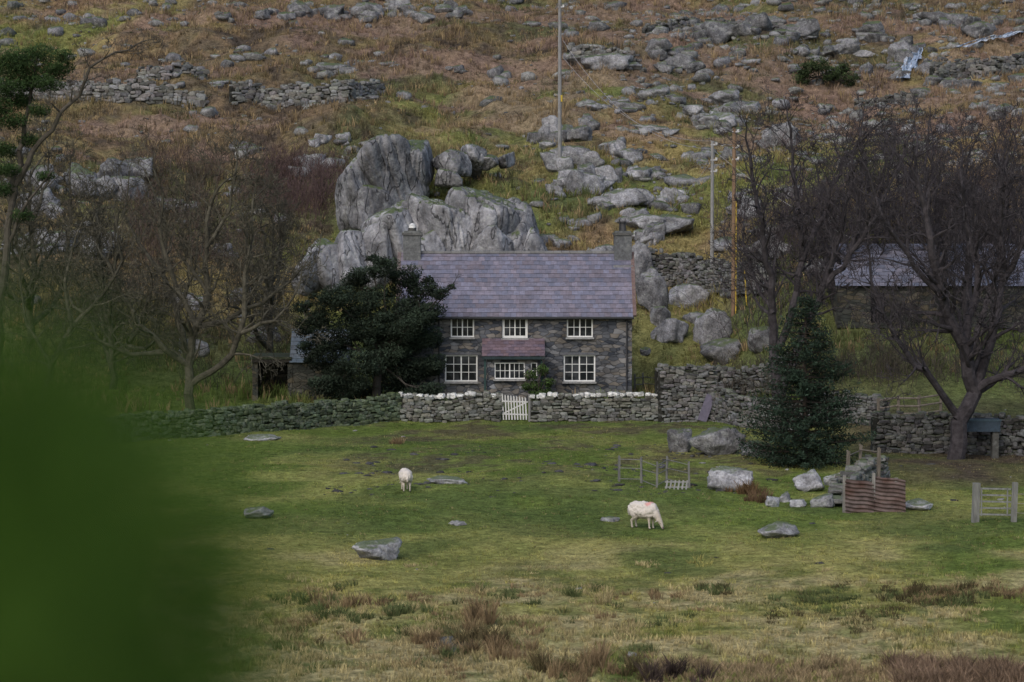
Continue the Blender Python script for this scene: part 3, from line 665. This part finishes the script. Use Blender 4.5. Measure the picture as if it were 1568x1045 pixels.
def pxl(l,Yd): return [W(a,b,Yd+c) for a,b,c in l]
BK=(.048,.043,.048)
def mktree(name,limbs,Yd,col=BK,L=3,mx=3,**kw):
    S=[]
    for l,r0,r1 in limbs: limb(S,pxl(l,Yd),r0,r1,L,mx,**kw)
    A=Acc();tubes(A,S,col,.25);print(name,len(S));return A.build(name,M_bark,False)
T1=mktree('bare_ash_tree',[([(1190,610,0),(1186,540,0),(1184,480,.2),(1178,420,0),(1165,340,-.6),(1150,280,-1),(1148,240,-1)],.29,.08),
 ([(1186,540,0),(1215,470,.4),(1228,400,.6),(1225,330,1),(1215,260,1.2),(1210,215,1)],.23,.07),
 ([(1194,610,0),(1225,520,-.3),(1262,440,-.8),(1285,360,-1),(1300,290,-1),(1310,225,-1)],.25,.07),
 ([(1228,400,.6),(1260,330,1.5),(1290,250,2),(1330,205,2.4)],.16,.06),
 ([(1184,480,0),(1160,430,1),(1140,370,2)],.11,.05),
 ([(1262,440,-.8),(1320,370,-1.5),(1360,290,-2),(1385,235,-2)],.16,.06)],146,L=2.7,mx=4,dens=.7,start=.28,every=2)
T2=mktree('bare_ash_tree',[([(1462,712,0),(1470,650,0),(1490,600,.2),(1475,530,0),(1445,460,-.5),(1425,370,-1),(1410,290,-1.2),(1400,240,-1)],.44,.08),
 ([(1490,600,.2),(1520,520,.5),(1535,430,1),(1530,340,1.4),(1535,260,1)],.28,.07),
 ([(1470,640,0),(1430,590,-.8),(1390,540,-1.5),(1350,480,-2),(1330,410,-2)],.2,.06),
 ([(1490,600,.2),(1535,575,-.6),(1580,560,-1),(1630,520,-1)],.22,.07),
 ([(1475,530,0),(1500,430,1.5),(1480,340,2),(1470,260,2)],.22,.07),
 ([(1535,430,1),(1575,360,0),(1600,280,0)],.17,.06),
 ([(1445,460,-.5),(1390,390,-1.5),(1350,330,-2),(1330,280,-2)],.16,.06)],130.5,L=2.7,mx=4,dens=.7,start=.22,every=2)
LG=(.072,.067,.052)
TW[:]=[.017,.014]
T3=mktree('bare_thorn_tree',[([(292,630,0),(290,560,0),(300,500,0),(320,450,.3),(315,380,.5),(325,300,.5)],.28,.08),
 ([(290,560,0),(250,540,-.5),(215,500,-1),(185,450,-1),(165,400,-1)],.19,.07),([(300,500,0),(350,490,.5),(400,465,1),(445,430,1)],.17,.07),
 ([(292,590,0),(340,560,-.5),(370,510,-1),(375,440,-1),(385,360,-1),(390,310,-1)],.2,.07),([(300,500,0),(270,440,.5),(245,370,.5),(250,300,.5)],.17,.07),
 ([(250,540,-.5),(200,545,-1),(150,520,-1),(130,470,-1)],.15,.06),([(370,510,-1),(420,490,-2),(450,455,-2)],.12,.06),([(315,380,0),(350,320,0),(360,270,0)],.11,.06),([(320,450,.3),(285,400,1),(290,340,1)],.12,.06)],151,col=LG,L=2.6,mx=4,dens=.66,up=.02,every=2,start=.2)
T4=mktree('bare_thorn_tree',[([(60,640,0),(80,560,0),(110,500,0),(100,430,0),(120,360,.5)],.22,.05),([(110,500,0),(160,450,0),(190,400,0),(180,350,0)],.14,.04),([(80,560,0),(40,500,0),(30,430,0)],.12,.04)],149,col=LG,L=2.4,mx=4,dens=.4,up=.02,every=2)
TW[:]=[.0125,.010]
def dup(src,px,Yd,rz,sc):
    o=bpy.data.objects.new(src.name.split('.')[0],src.data);scene.collection.objects.link(o)
    x=sx(px,Yd);o.location=(x,Yd,Hs(x,Yd)-.15);o.rotation_euler=(0,0,rz);o.scale=(sc,)*3
dup(T1,1420,157.5,1.9,.75);dup(T2,1575,163,2.4,.62);dup(T1,1340,164,-1.8,.58);dup(T2,1290,158,2.9,.55);dup(T1,1500,153,.9,.75)
dup(T3,180,158,2.2,.8);dup(T3,400,161,-1.7,.75);dup(T4,250,163,2.6,1.0);dup(T3,60,164,1.2,.9)
print('bare',time.time()-T0)
# Scots pine at the left
S=[];limb(S,pxl([(-10,620,0),(0,480,0),(15,350,0),(28,250,0),(42,170,0),(52,110,0)],150),.32,.08,1.2,2,start=.7)
limb(S,pxl([(20,290,0),(60,215,-.4),(95,175,-.6),(122,145,-.8),(140,105,-1),(175,80,-1),(215,66,-1)],150),.17,.04,1.6,4,start=.4,dens=.5,every=2)
limb(S,pxl([(10,380,0),(40,310,-.4),(75,270,-.6)],150),.12,.05,1.2,3,start=.5)
A=Acc();tubes(A,S,(.07,.062,.052),.2)
for (a,b_,r) in [(20,90,1.1),(58,84,1.1),(92,104,.85),(40,125,1.1),(10,135,1.1),(72,128,1.0),(-10,165,1.3),(20,185,.9),(98,86,.7),(5,230,.9),(-30,110,1.5),(45,215,.7),(5,290,.8),(70,270,.6),(30,105,1.3),(80,110,.9),(30,155,1.0),(10,260,.8),(35,330,.7),(60,170,.7)]:
    c=np.array(W(a,b_,150+random.uniform(-1,1)));N=int(1700*r*r)
    P=rng.normal(size=(N,3));P=P/np.linalg.norm(P,axis=1)[:,None]*(rng.uniform(0,1,(N,1))**.5);q=fbm(P*2.5+c,2,7);P=P*(.5+q)[:,None]*[r,r,r*.55]+c
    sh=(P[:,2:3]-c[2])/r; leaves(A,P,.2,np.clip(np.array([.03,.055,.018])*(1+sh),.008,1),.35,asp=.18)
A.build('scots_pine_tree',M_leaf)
def clumptree(name,trunk,clumps,Yd,r0,col,lsz,dens,asp=.5,flat=.7,wind=.0,yspread=1.2,tcol=(.05,.045,.04),sub=5):
    A=Acc();S=[];base=pxl(trunk,Yd);limb(S,base,r0,r0*.4,1,1,start=2)
    allc=[]
    for (a,b_,r) in clumps:
        c=W(a,b_,Yd+random.uniform(-yspread,yspread));st=base[-1] if random.random()<.6 else base[len(base)//2]
        limb(S,[st,st.lerp(c,.5)+Vector((0,0,-.3)),c],.07,.03,.9,2,start=.5,up=.03)
        allc.append((np.array(c),r))
        for _ in range(sub):
            o=Vector([random.gauss(0,1) for _ in range(3)]).normalized()*r*random.uniform(.5,1.15);o.z*=.7
            allc.append((np.array(c+o),r*random.uniform(.25,.5)))
    tubes(A,S,tcol,.2)
    for c,r in allc:
        N=int(dens*r*r);P=rng.normal(size=(N,3));P=P/np.linalg.norm(P,axis=1)[:,None]*(rng.uniform(.1,1,(N,1))**.45)
        P[:,0]+=wind*P[:,2];q=fbm(P*2.2+c,2,7);P*=(.6+.9*q)[:,None]
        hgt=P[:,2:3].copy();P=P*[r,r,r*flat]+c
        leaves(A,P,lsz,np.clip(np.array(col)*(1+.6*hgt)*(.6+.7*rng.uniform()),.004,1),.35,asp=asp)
    print(name,A.n);return A.build(name,M_leaf)
yc=[(548,425,.9),(588,412,.8),(620,425,.9),(650,445,.8),(675,450,.5),(690,440,.25),(510,455,1),(560,465,1.3),(615,475,1.3),(655,480,.9),(480,492,1),(530,505,1.3),(590,520,1.5),(645,520,1.05),(500,545,1.1),(550,560,1.4),(610,570,1.4),(655,560,.95),(460,470,.5),(530,600,1.0),(585,605,1.1),(635,605,.95),(660,600,.7),(570,395,.35),(600,540,1.3),(570,500,1.2),(625,500,1.1),(500,590,.8),(480,530,.8)]
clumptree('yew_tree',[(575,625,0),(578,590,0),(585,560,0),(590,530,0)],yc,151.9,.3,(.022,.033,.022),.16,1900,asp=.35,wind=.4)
clumptree('porch_shrub',[(824,622,0),(824,600,0),(824,590,0)],[(812,575,.35),(830,568,.4),(840,585,.35),(820,592,.4),(806,592,.3),(838,600,.3),(825,605,.4)],151.6,.05,(.05,.085,.025),.1,2600,yspread=.3)
clumptree('holly_bush',[(1250,135,0),(1250,125,0),(1250,118,0)],[(1235,108,.9),(1255,100,.9),(1275,112,1),(1300,120,.9),(1225,122,.8),(1290,104,.6)],hit(1260,132,165).y,.1,(.04,.06,.025),.18,700)
def spruce(name,bx,by,hgt,R,nl=34):
    bz=Hs(bx,by);A=Acc();S=[(Vector((bx,by,bz-.2)),Vector((bx,by,bz+hgt*.97)),.16,.03)];PL=[];CL=[]
    for k in range(nl):
        t=k/nl;z=bz+.25+hgt*t;r=R*(1-t)**.72*(1 if k>2 else .9)
        nb=int(14-6*t)
        for j in range(nb):
            a=random.uniform(0,6.28);L=r*random.uniform(.6,1.15);p=Vector((bx,by,z));d=Vector((math.cos(a),math.sin(a),.12-.25*(1-t)))
            n=max(3,int(L/.22))
            for i_ in range(n):
                q=p+d*(L/n);d.z+=.03;S.append((p,q,.03*(1-i_/n)+.008,.03*(1-(i_+1)/n)+.008))
                if i_>=n*.25:
                    m=int(16*(1.2-.5*i_/n));w=.32*(1.15-i_/n)+.08
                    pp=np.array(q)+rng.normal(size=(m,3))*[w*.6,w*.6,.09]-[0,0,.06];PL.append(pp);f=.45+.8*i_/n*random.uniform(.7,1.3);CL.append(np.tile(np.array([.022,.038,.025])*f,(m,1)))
                p=q
    tubes(A,S,(.05,.04,.035),.2);leaves(A,np.concatenate(PL),.17,np.concatenate(CL),.35,asp=.3);print(name,A.n)
    return A.build(name,M_leaf)
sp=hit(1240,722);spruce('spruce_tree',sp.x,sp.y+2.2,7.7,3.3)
def thicket(name,spots,col,h=2.,n=26,spread=.8,mx=2):
    A=Acc();S=[]
    for (px,py,f) in spots:
        c=hit(px,py,150)
        for _ in range(n):
            o=Vector((random.gauss(0,spread),random.gauss(0,spread),0))*f
            p=Vector((c.x+o.x,c.y+o.y,Hs(c.x+o.x,c.y+o.y)-.1))
            branch(S,p,Vector((o.x*.25+random.gauss(0,.2),o.y*.25,1)).normalized(),h*f*random.uniform(.6,1.1),.022,2,2+mx-1,.08,.16,.5)
    tubes(A,S,col,.3);print(name,len(S));return A.build(name,M_bark)
U=random.uniform
thicket('bare_thicket',[(U(385,515),U(255,345),U(.6,1)) for _ in range(34)],(.08,.055,.054),1.8,26)
thicket('bare_thicket',[(U(200,430),U(225,430),U(.5,1)) for _ in range(50)],(.08,.06,.052),1.8,24)
thicket('bare_thicket',[(U(0,430),U(430,600),U(.5,1)) for _ in range(40)],(.06,.06,.04),1.8,24)
thicket('bare_thicket',[(U(1150,1568),U(330,520),U(.8,1.4)) for _ in range(50)],(.062,.052,.057),2.6,24)
thicket('bare_thicket',[(U(1180,1568),U(200,330),U(.5,.9)) for _ in range(34)],(.078,.055,.057),1.8,22)
thicket('bare_thicket',[(U(1100,1568),U(560,625),U(.6,1)) for _ in range(30)],(.07,.062,.05),1.6,22)
A=Acc()
N=3800;y=rng.uniform(166,284,N);x=rng.uniform(-1,1,N)*(y*.19+3);k=rng.uniform(0,1,N)<.14+ss(f2(x/6,y/6,3,401),.44,.58);x=x[k];y=y[k];z=Hq(x,y)
for a,b_,c in zip(x,y,z):
    r=random.uniform(.2,.75);m=int(80*r)+16;P=rng.normal(size=(m,3))*.5;P[:,2]=np.abs(P[:,2])*.7
    cc=[(.06,.05,.035),(.055,.07,.03),(.10,.07,.048),(.12,.09,.05),(.085,.09,.035)][rng.integers(5)]
    leaves(A,P*[r*1.3,r,r*.7]+[a,b_,c],.15,cc,.4,asp=.3)
A.build('heather',M_leaf)
print('trees',time.time()-T0)

# ---------------------------------------------------------------- grasses
def footprint(x,y):
    return ((x>-6.6)&(x<7.1)&(y>152)&(y<161))|((x>18.4)&(x<34)&(y>156)&(y<162.3))|((y>149.6)&(y<150.4)&(x>-7)&(x<11))
A=Acc()
N=60000;y=rng.uniform(151,288,N);x=rng.uniform(-1,1,N)*(y*.19+2);k=~footprint(x,y)&(rng.uniform(0,1,N)<.3+.7*ss(f2(x/3,y/3,2,501),.4,.58));x=x[k];y=y[k]
cc=ground_col(x,y);br=rng.uniform(0,1,len(x))[:,None];cc=cc*(.7+.8*br);cc=np.where((rng.uniform(0,1,len(x))<.25)[:,None],np.array([.26,.195,.11])*(.6+.7*br),cc)
cl=ss(f2(x/5,y/5,3,531),.42,.6)
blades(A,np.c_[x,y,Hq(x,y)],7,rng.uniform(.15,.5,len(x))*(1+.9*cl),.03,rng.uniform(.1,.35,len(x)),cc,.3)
A.build('moor_grass',M_grass)
A=Acc()
N=74000;u=rng.uniform(0,1,N);y=66+(152-66)*u;x=rng.uniform(-1,1,N)*(y*.19+2);k=~footprint(x,y)&(rng.uniform(0,1,N)<.25+.75*ss(f2(x/1.5,y/2,3,511),.42,.6));x=x[k];y=y[k]
cc=ground_col(x,y)*rng.uniform(.7,1.45,(len(x),1));cc=np.where((rng.uniform(0,1,len(x))<.12)[:,None],np.array([.25,.22,.11])*rng.uniform(.5,1.1,(len(x),1)),cc)
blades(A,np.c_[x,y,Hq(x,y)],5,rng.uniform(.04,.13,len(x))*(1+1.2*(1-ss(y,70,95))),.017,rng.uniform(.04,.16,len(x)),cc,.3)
A.build('field_grass',M_grass)
A=Acc()
def rush(px,py,w,h,col,n=60):
    c=hit(px,py);sc=c.y/FPX;m=max(2,int(w*sc/.16))
    for _ in range(m):
        x=c.x+random.gauss(0,.35)*w*sc;y=c.y+random.gauss(0,.45);P=np.array([[x,y,Hs(x,y)]])
        blades(A,P,n,h*sc*random.uniform(.35,1.2),.014,.18,np.array(col)*random.uniform(.7,1.3),.4,.5)
RB=(.2,.145,.085);RD=(.09,.075,.04);RG=(.085,.105,.045)
for r in [(728,952,50,46,RB),(740,985,70,34,RD),(760,1000,80,30,RB),(720,975,50,30,RB),(675,1000,50,26,RB),(640,975,60,18,ST),(610,940,60,16,RG),(520,925,90,22,RB),(560,945,100,16,RG),(475,930,70,18,RG),(915,1012,44,36,RB),(905,1030,60,34,RB),(960,1030,50,30,RD),(855,1030,60,34,RD),(880,1040,70,30,RB),(700,1000,40,18,RG),(665,988,40,24,RB),(790,1010,60,28,RB),(1085,905,50,14,RG),(1110,903,40,14,RD),(1240,915,60,12,RG),(1140,755,50,28,(.14,.09,.05)),(1160,768,40,22,(.12,.08,.05)),(610,680,24,14,RB),(1040,1042,70,36,(.06,.045,.04)),(1020,1045,60,28,(.06,.045,.04)),(545,982,30,18,RB),(830,950,40,14,ST),(745,970,60,20,ST)]: rush(*r)
for _ in range(80): rush(U(1380,1575),U(1024,1056),40,U(16,32),(.17,.12,.085),50)
for _ in range(90): rush(U(1000,1400),U(1020,1056),40,U(10,22),(.26,.2,.12),36)
for _ in range(22): rush(U(1350,1568),U(905,928),50,U(8,16),random.choice([RG,RD,RB]),34)
for _ in range(170): rush(U(380,1100),U(900,1050),40,U(7,17),random.choice([ST,ST,RB,RG]),26)
for _ in range(30): rush(U(1180,1380),U(900,960),40,U(6,12),random.choice([RG,RD]),26)
for _ in range(60): rush(U(420,1568),U(860,1010),44,U(6,11),random.choice([ST,GY]),20)
A.build('rush_clumps',M_grass)
c=hit(698,992);n=24;V=[[c.x+.8*math.cos(a)*(1+.25*math.sin(3*a)),c.y+1.6*math.sin(a),0] for a in np.linspace(0,2*math.pi,n,endpoint=False)]
V=[[v[0],v[1],c.z+.07] for v in V]
mw=vmat('bog_water',base=(.02,.022,.02),nscale=6,nvar=.3,fscale=14,bump=.2,bdist=.02,rough=.15,spec=.4)
mk('bog_pool',V+[[c.x,c.y,c.z+.07]],np.array([[k,(k+1)%n,n] for k in range(n)]),mw,(.1,.1,.1))

# stream: strands of white water tumbling over rocks
mfoam=vmat('stream_water',nscale=5,nvar=.6,fscale=12,bump=.6,bdist=.06,rough=.3,spec=.4)
A=Acc()
def strand(p,q,w,col):
    n=12;V=[];ph=U(0,6)
    for k in range(n+1):
        t=k/n;c=p.lerp(q,t)+Vector((.06*math.sin(t*6+ph)+U(-.03,.03),U(-.05,.05),.03*math.sin(t*9+ph)))
        for s in(-1,0,1): V.append([c.x+s*w*(.6+.6*t)*U(.6,1.3),c.y-(.05 if s==0 else 0),c.z+U(-.03,.03)])
    F=[[3*k+b,3*k+b+1,3*k+b+4,3*k+b+3] for k in range(n) for b in range(2)]
    A.add(V,np.array(F),col)
def cascade(a,b,w,n):
    pa=hit(*a,180);pb=hit(*b,180)
    for _ in range(n):
        o=U(-w,w);strand(pa+Vector((o,U(-.2,.2),.5)),pb+Vector((o*1.2+U(-.2,.2),-.3,.3)),U(.05,.13),random.choice([(.55,.6,.67),(.32,.38,.48),(.32,.38,.48),(.12,.16,.22)]))
cascade((1404,82),(1397,96),.5,12);cascade((1396,95),(1389,110),.55,13);cascade((1389,109),(1383,126),.5,12)
cascade((1590,48),(1560,56),.5,9);cascade((1558,57),(1530,64),.5,9);cascade((1528,64),(1500,70),.5,9);cascade((1498,71),(1470,78),.4,7)
A.build('mountain_stream',mfoam,True)

# ---------------------------------------------------------------- fences etc.
def fence(name,posts,h,rails,col=(.2,.19,.17),pw=.1,mat=M_wood,rw=.06):
    pp=[hit(a,b) for a,b in posts];e=empty(name,pp[0]);A=Acc()
    for p in pp: box(A,(p.x,p.y,p.z+h/2-.1),(pw,pw,h+.2),col,rz=U(-.3,.3),ry=U(-.08,.08));box(A,(p.x,p.y,p.z+h+.02),(pw*.7,pw*.7,.05),col)
    A.build('posts',mat,False,e);A=Acc()
    for a,b in zip(pp[:-1],pp[1:]):
        for r in rails:
            cyl(A,(a.x,a.y-pw*.55,a.z+h*r),(b.x,b.y-pw*.55,b.z+h*r+U(-.06,.06)),rw/2,rw/2,6,[k*1.2 for k in col])
    A.build('rails',mat,False,e)
fence('field_fence',[(948,738),(982,740),(1006,748),(1021,738),(1055,748)],1.1,(.12,.55,.9),(.15,.15,.145),.09,rw=.035)
c=hit(1036,750);e=empty('wooden_pallet',c);A=Acc()
for k in range(6): box(A,(c.x-.42+k*.17,c.y,c.z+.2),(.07,.02,.4),(.3,.3,.3),ry=.15)
box(A,(c.x,c.y+.03,c.z+.1),(1,.03,.05),(.3,.3,.3));box(A,(c.x,c.y+.03,c.z+.32),(1,.03,.05),(.3,.3,.3));A.build('slats',M_wood,False,e)
fence('wooden_fence',[(1346,672),(1375,668),(1408,668),(1440,664)],2.0,(.3,.55,.75,.95),(.15,.13,.11),.14,rw=.1)
fence('sheep_pen_fence',[(1297,760),(1316,748),(1345,755)],1.9,(.3,.6,.9),(.15,.13,.11),.13,rw=.05)
c=hit(1295,786);c2=hit(1381,796)
for nm,xa,za,w,h,rz in(('corrugated_sheet',c.x+.55,c,1.15,1.35,.0),('corrugated_sheet',c.x+1.74,c,1.3,1.45,-.12)):
    A=Acc();n=14;u=np.linspace(-w/2,w/2,n);V=[];rows=60
    for zz in np.linspace(0,h,rows):
        for k in u: V.append([xa+k*math.cos(rz),za.y-.1+k*math.sin(rz)+.04*math.sin(zz*2*math.pi/.16)+zz*.12,za.z-.05+zz-.12*k+.02*math.sin(k*6)])
    F=[[a*n+b,a*n+b+1,(a+1)*n+b+1,(a+1)*n+b] for a in range(rows-1) for b in range(n-1)]
    V=np.array(V);t=cn(fbm(V*[2,2,3],3,77));cc=mixc(np.tile(C(.075,.043,.035),(len(V),1)),C(.13,.10,.095),t)
    A.add(V,np.array(F),cc);A.build(nm,M_rust,True)
A=Acc()
for xx,hh in((c.x-.05,1.6),(c.x+1.12,1.7),(c2.x+.05,1.5)): box(A,(xx,c.y+.12,c.z+hh/2-.1),(.13,.13,hh),(.2,.19,.18))
A.build('pen_posts',M_wood)
g0=hit(1494,800);g1=hit(1553,800);e=empty('field_gate',g0);A=Acc()
for g_,w in((g0,.24),(g1,.18)): box(A,(g_.x,g_.y,g_.z+.72),(w,w,1.6),(.19,.19,.18),rz=.2,ry=.03);
A.build('gate_posts',M_wood,False,e);A=Acc()
for z in(.3,.55,.8,1.05,1.3): box(A,((g0.x+g1.x)/2,g0.y-.05,g0.z+z),(g1.x-g0.x-.1,.03,.065),(.2,.205,.2),ry=.02)
for xx in(g0.x+.2,g1.x-.2): box(A,(xx,g0.y-.09,g0.z+.8),(.05,.03,1.1),(.2,.205,.2))
A.build('gate_bars',M_wood,False,e)
fence('wire_fence',[(1553,800),(1600,802)],1.2,(.3,.6,.9),(.2,.19,.18),.12,rw=.02)
A=Acc();box(A,(10.6,149.0,.75),(.5,.06,1.5),(.12,.11,.16),ry=.35,rx=-.1);A.build('slate_slab',M_slate)
c=W(1500,652,131.5);e=empty('water_trough',c);A=Acc();cc=(.03,.05,.075)
box2(A,c.x-1,c.x+1,c.y,c.y+.06,c.z-.3,c.z+.3,cc);box2(A,c.x-1,c.x+1,c.y+.7,c.y+.76,c.z-.3,c.z+.3,cc);box2(A,c.x-1,c.x-.94,c.y+.06,c.y+.7,c.z-.3,c.z+.3,cc);box2(A,c.x+.94,c.x+1,c.y+.06,c.y+.7,c.z-.3,c.z+.3,cc);box2(A,c.x-.94,c.x+.94,c.y+.06,c.y+.7,c.z-.3,c.z-.2,cc)
box2(A,c.x-1.04,c.x+1.04,c.y-.04,c.y-.003,c.z+.2,c.z+.3,(.04,.07,.095));A.build('tank',M_metal,False,e)
A=Acc()
for xx in(c.x-.8,c.x+.8): box2(A,xx-.15,xx+.15,c.y+.1,c.y+.6,Hs(xx,c.y+.3)-.2,c.z-.303,(.08,.08,.075))
A.build('stone_supports',M_stone,False,e)
fence('garden_fence',[(972,600),(985,598),(1004,600)],1.0,(.4,.8),(.12,.12,.11),.1)

# ---------------------------------------------------------------- sheep
def sheep(name,loc,yaw,scale,mark=True):
    e=empty(name,loc);bm=bmesh.new()
    def cap(p,q,r0,r1):
        p=Vector(p);q=Vector(q);d=q-p;L=d.length;M=Matrix.Translation((p+q)/2)@d.to_track_quat('Z','Y').to_matrix().to_4x4()
        bmesh.ops.create_cone(bm,cap_ends=True,segments=16,radius1=r0,radius2=r1,depth=L,matrix=M)
        bmesh.ops.create_icosphere(bm,subdivisions=3,radius=r0,matrix=Matrix.Translation(p));bmesh.ops.create_icosphere(bm,subdivisions=3,radius=r1,matrix=Matrix.Translation(q))
    def ell(c,s): bmesh.ops.create_icosphere(bm,subdivisions=4,radius=1,matrix=Matrix.Translation(c)@Matrix.Diagonal((*s,1)))
    ell((-.30,0,.66),(.30,.25,.27));ell((.0,0,.63),(.42,.27,.30));ell((.28,0,.65),(.26,.23,.28));ell((.1,0,.54),(.36,.2,.22))
    cap((.38,0,.66),(.55,0,.46),.17,.125);cap((.55,0,.46),(.66,0,.30),.12,.088)
    cap((.66,0,.30),(.71,0,.22),.083,.07);cap((.71,0,.22),(.77,0,.08),.066,.042);ell((.785,0,.07),(.045,.04,.04))
    for s in(-1,1):
        cap((.28,.11*s,.5),(.29,.115*s,.30),.085,.05);cap((.29,.115*s,.30),(.30,.115*s,.07),.043,.031);cap((.30,.115*s,.07),(.325,.115*s,.03),.034,.032)
        cap((-.36,.12*s,.58),(-.27,.14*s,.40),.14,.085);cap((-.27,.14*s,.40),(-.43,.13*s,.27),.075,.042);cap((-.43,.13*s,.27),(-.41,.13*s,.07),.04,.031);cap((-.41,.13*s,.07),(-.385,.13*s,.03),.034,.032)
        cap((.64,.07*s,.33),(.60,.15*s,.31),.03,.024);cap((.60,.15*s,.31),(.57,.20*s,.27),.024,.012)
    cap((-.56,0,.74),(-.62,0,.62),.05,.045);cap((-.62,0,.62),(-.62,0,.45),.045,.03)
    me=bpy.data.meshes.new('tmp');bm.to_mesh(me);bm.free();o=bpy.data.objects.new('tmp',me);scene.collection.objects.link(o)
    m=o.modifiers.new('r','REMESH');m.mode='VOXEL';m.voxel_size=.016;m2=o.modifiers.new('s','SMOOTH');m2.iterations=4;m2.factor=.5
    dg=bpy.context.evaluated_depsgraph_get();ev=o.evaluated_get(dg);me2=bpy.data.meshes.new_from_object(ev);bpy.data.objects.remove(o)
    n=len(me2.vertices);V=np.zeros(n*3,np.float32);me2.vertices.foreach_get('co',V);V=V.reshape(-1,3).astype(float)
    nrm=np.zeros(n*3,np.float32);me2.vertices.foreach_get('normal',nrm);nrm=nrm.reshape(-1,3)
    wool=ss(V[:,2],.36,.46)*(1-ss(V[:,0],.52,.6))
    V=V+nrm*((fbm(V*11,3,5)-.42)*.10*wool)[:,None]
    col=mixc(np.tile(C(.5,.44,.38),(n,1)),C(.62,.57,.53),wool)
    col=mixc(col,C(.32,.28,.24),(1-ss(V[:,2],.36,.62))*wool*.85)
    col=mixc(col,C(.06,.05,.05),ss(.045-V[:,2],0,.02)*(V[:,0]<.6))
    col=mixc(col,C(.15,.12,.11),ss(V[:,0],.765,.79)*(V[:,2]<.12))
    if mark: col=mixc(col,C(.62,.16,.15),(1-ss(np.hypot(V[:,0]-.25,(V[:,2]-.9)*1.3),.06,.16))*.6*ss(V[:,2],.72,.8))
    F=[list(p.vertices) for p in me2.polygons];F4=np.array([f for f in F if len(f)==4]);F3=np.array([f for f in F if len(f)==3]).reshape(-1,3)
    R=np.array(Matrix.Rotation(yaw,3,'Z'));W3=lambda Q:(np.asarray(Q)@R.T)*scale+np.array(loc)
    mk('body',W3(V),[F4,F3],M_wool,col,True,e)
    A=Acc()
    for s in(-1,1):
        D,Fi=ico(2);A.add(W3(D*.014+[.715,.062*s,.235]),Fi,(.01,.01,.01))
    A.build('eyes',M_metal,True,e);return e
s1=hit(986,810);sheep('sheep',s1,math.radians(-36),1.1)
s2=hit(621,752);sheep('sheep',s2,math.radians(100),1.0,mark=False)

# ---------------------------------------------------------------- foreground shrub beside the viewpoint
A=Acc();S=[]
gx,gy=-.42,.95;gz=Hs(gx,gy)
N=15000
z=rng.uniform(gz,13.42,N);yy=rng.uniform(.66,1.08,N)
edge=np.interp(z,[12.8,13.0,13.12,13.17,13.20,13.225,13.25,13.28,13.42],[-.095,-.084,-.080,-.090,-.106,-.126,-.150,-.172,-.178])
edge=edge+(fbm(np.c_[z*14,yy*9,yy*0],2,77)-.5)*.07
xx=edge-rng.gamma(2.0,.055,N)
k=(xx>-.8)&((z<13.22)|(rng.uniform(0,1,N)<.08+.6*(1-ss(z,13.22,13.285))))
PL=np.c_[xx,yy,z][k]
for _ in range(70):
    q=PL[rng.integers(len(PL))];a=Vector((gx+random.gauss(0,.06),gy+random.gauss(0,.05),gz-.05));b_=Vector(q.tolist());m=a.lerp(b_,.5)+Vector((-.03,0,.05))
    S+= [(a,m,.008,.005),(m,b_,.005,.002)]
t=ss(PL[:,2],13.0,13.16);cc=mixc(np.tile(C(.115,.15,.045),(len(PL),1)),C(.09,.175,.025),t)
tubes(A,S,(.05,.04,.03));leaves(A,PL,.034,cc,.4,asp=.55)
A.build('foreground_shrub',M_shrub)

# ---------------------------------------------------------------- light, world, camera
w=bpy.data.worlds.new('World');scene.world=w;w.use_nodes=True;nt=w.node_tree
sk=nt.nodes.new('ShaderNodeTexSky');sk.sky_type='NISHITA';sk.sun_disc=False;sk.sun_elevation=math.radians(42);sk.sun_rotation=math.radians(205);sk.air_density=1.2;sk.dust_density=3
bg=nt.nodes['Background'];nt.links.new(sk.outputs[0],bg.inputs['Color']);bg.inputs['Strength'].default_value=.15
sl=bpy.data.lights.new('sun','SUN');sl.energy=1.0;sl.angle=math.radians(45);sl.color=(1,.97,.93);so=bpy.data.objects.new('sun',sl);scene.collection.objects.link(so)
az=math.radians(205);el=math.radians(42);dv=Vector((math.sin(az)*math.cos(el),math.cos(az)*math.cos(el),math.sin(el)))
so.rotation_euler=dv.to_track_quat('Z','Y').to_euler();so.location=(0,0,60)
cam=bpy.data.cameras.new('camera');co=bpy.data.objects.new('camera',cam);scene.collection.objects.link(co);scene.camera=co
co.location=(0,0,CAMH);co.rotation_euler=(math.pi/2-TH,0,0);cam.sensor_width=36;cam.lens=FPX/1568*36;cam.clip_start=.05;cam.clip_end=5000
cam.dof.use_dof=True;cam.dof.focus_distance=152;cam.dof.aperture_fstop=1.8
scene.view_settings.view_transform='Standard';scene.view_settings.look='None';scene.view_settings.exposure=0
print('done',time.time()-T0)
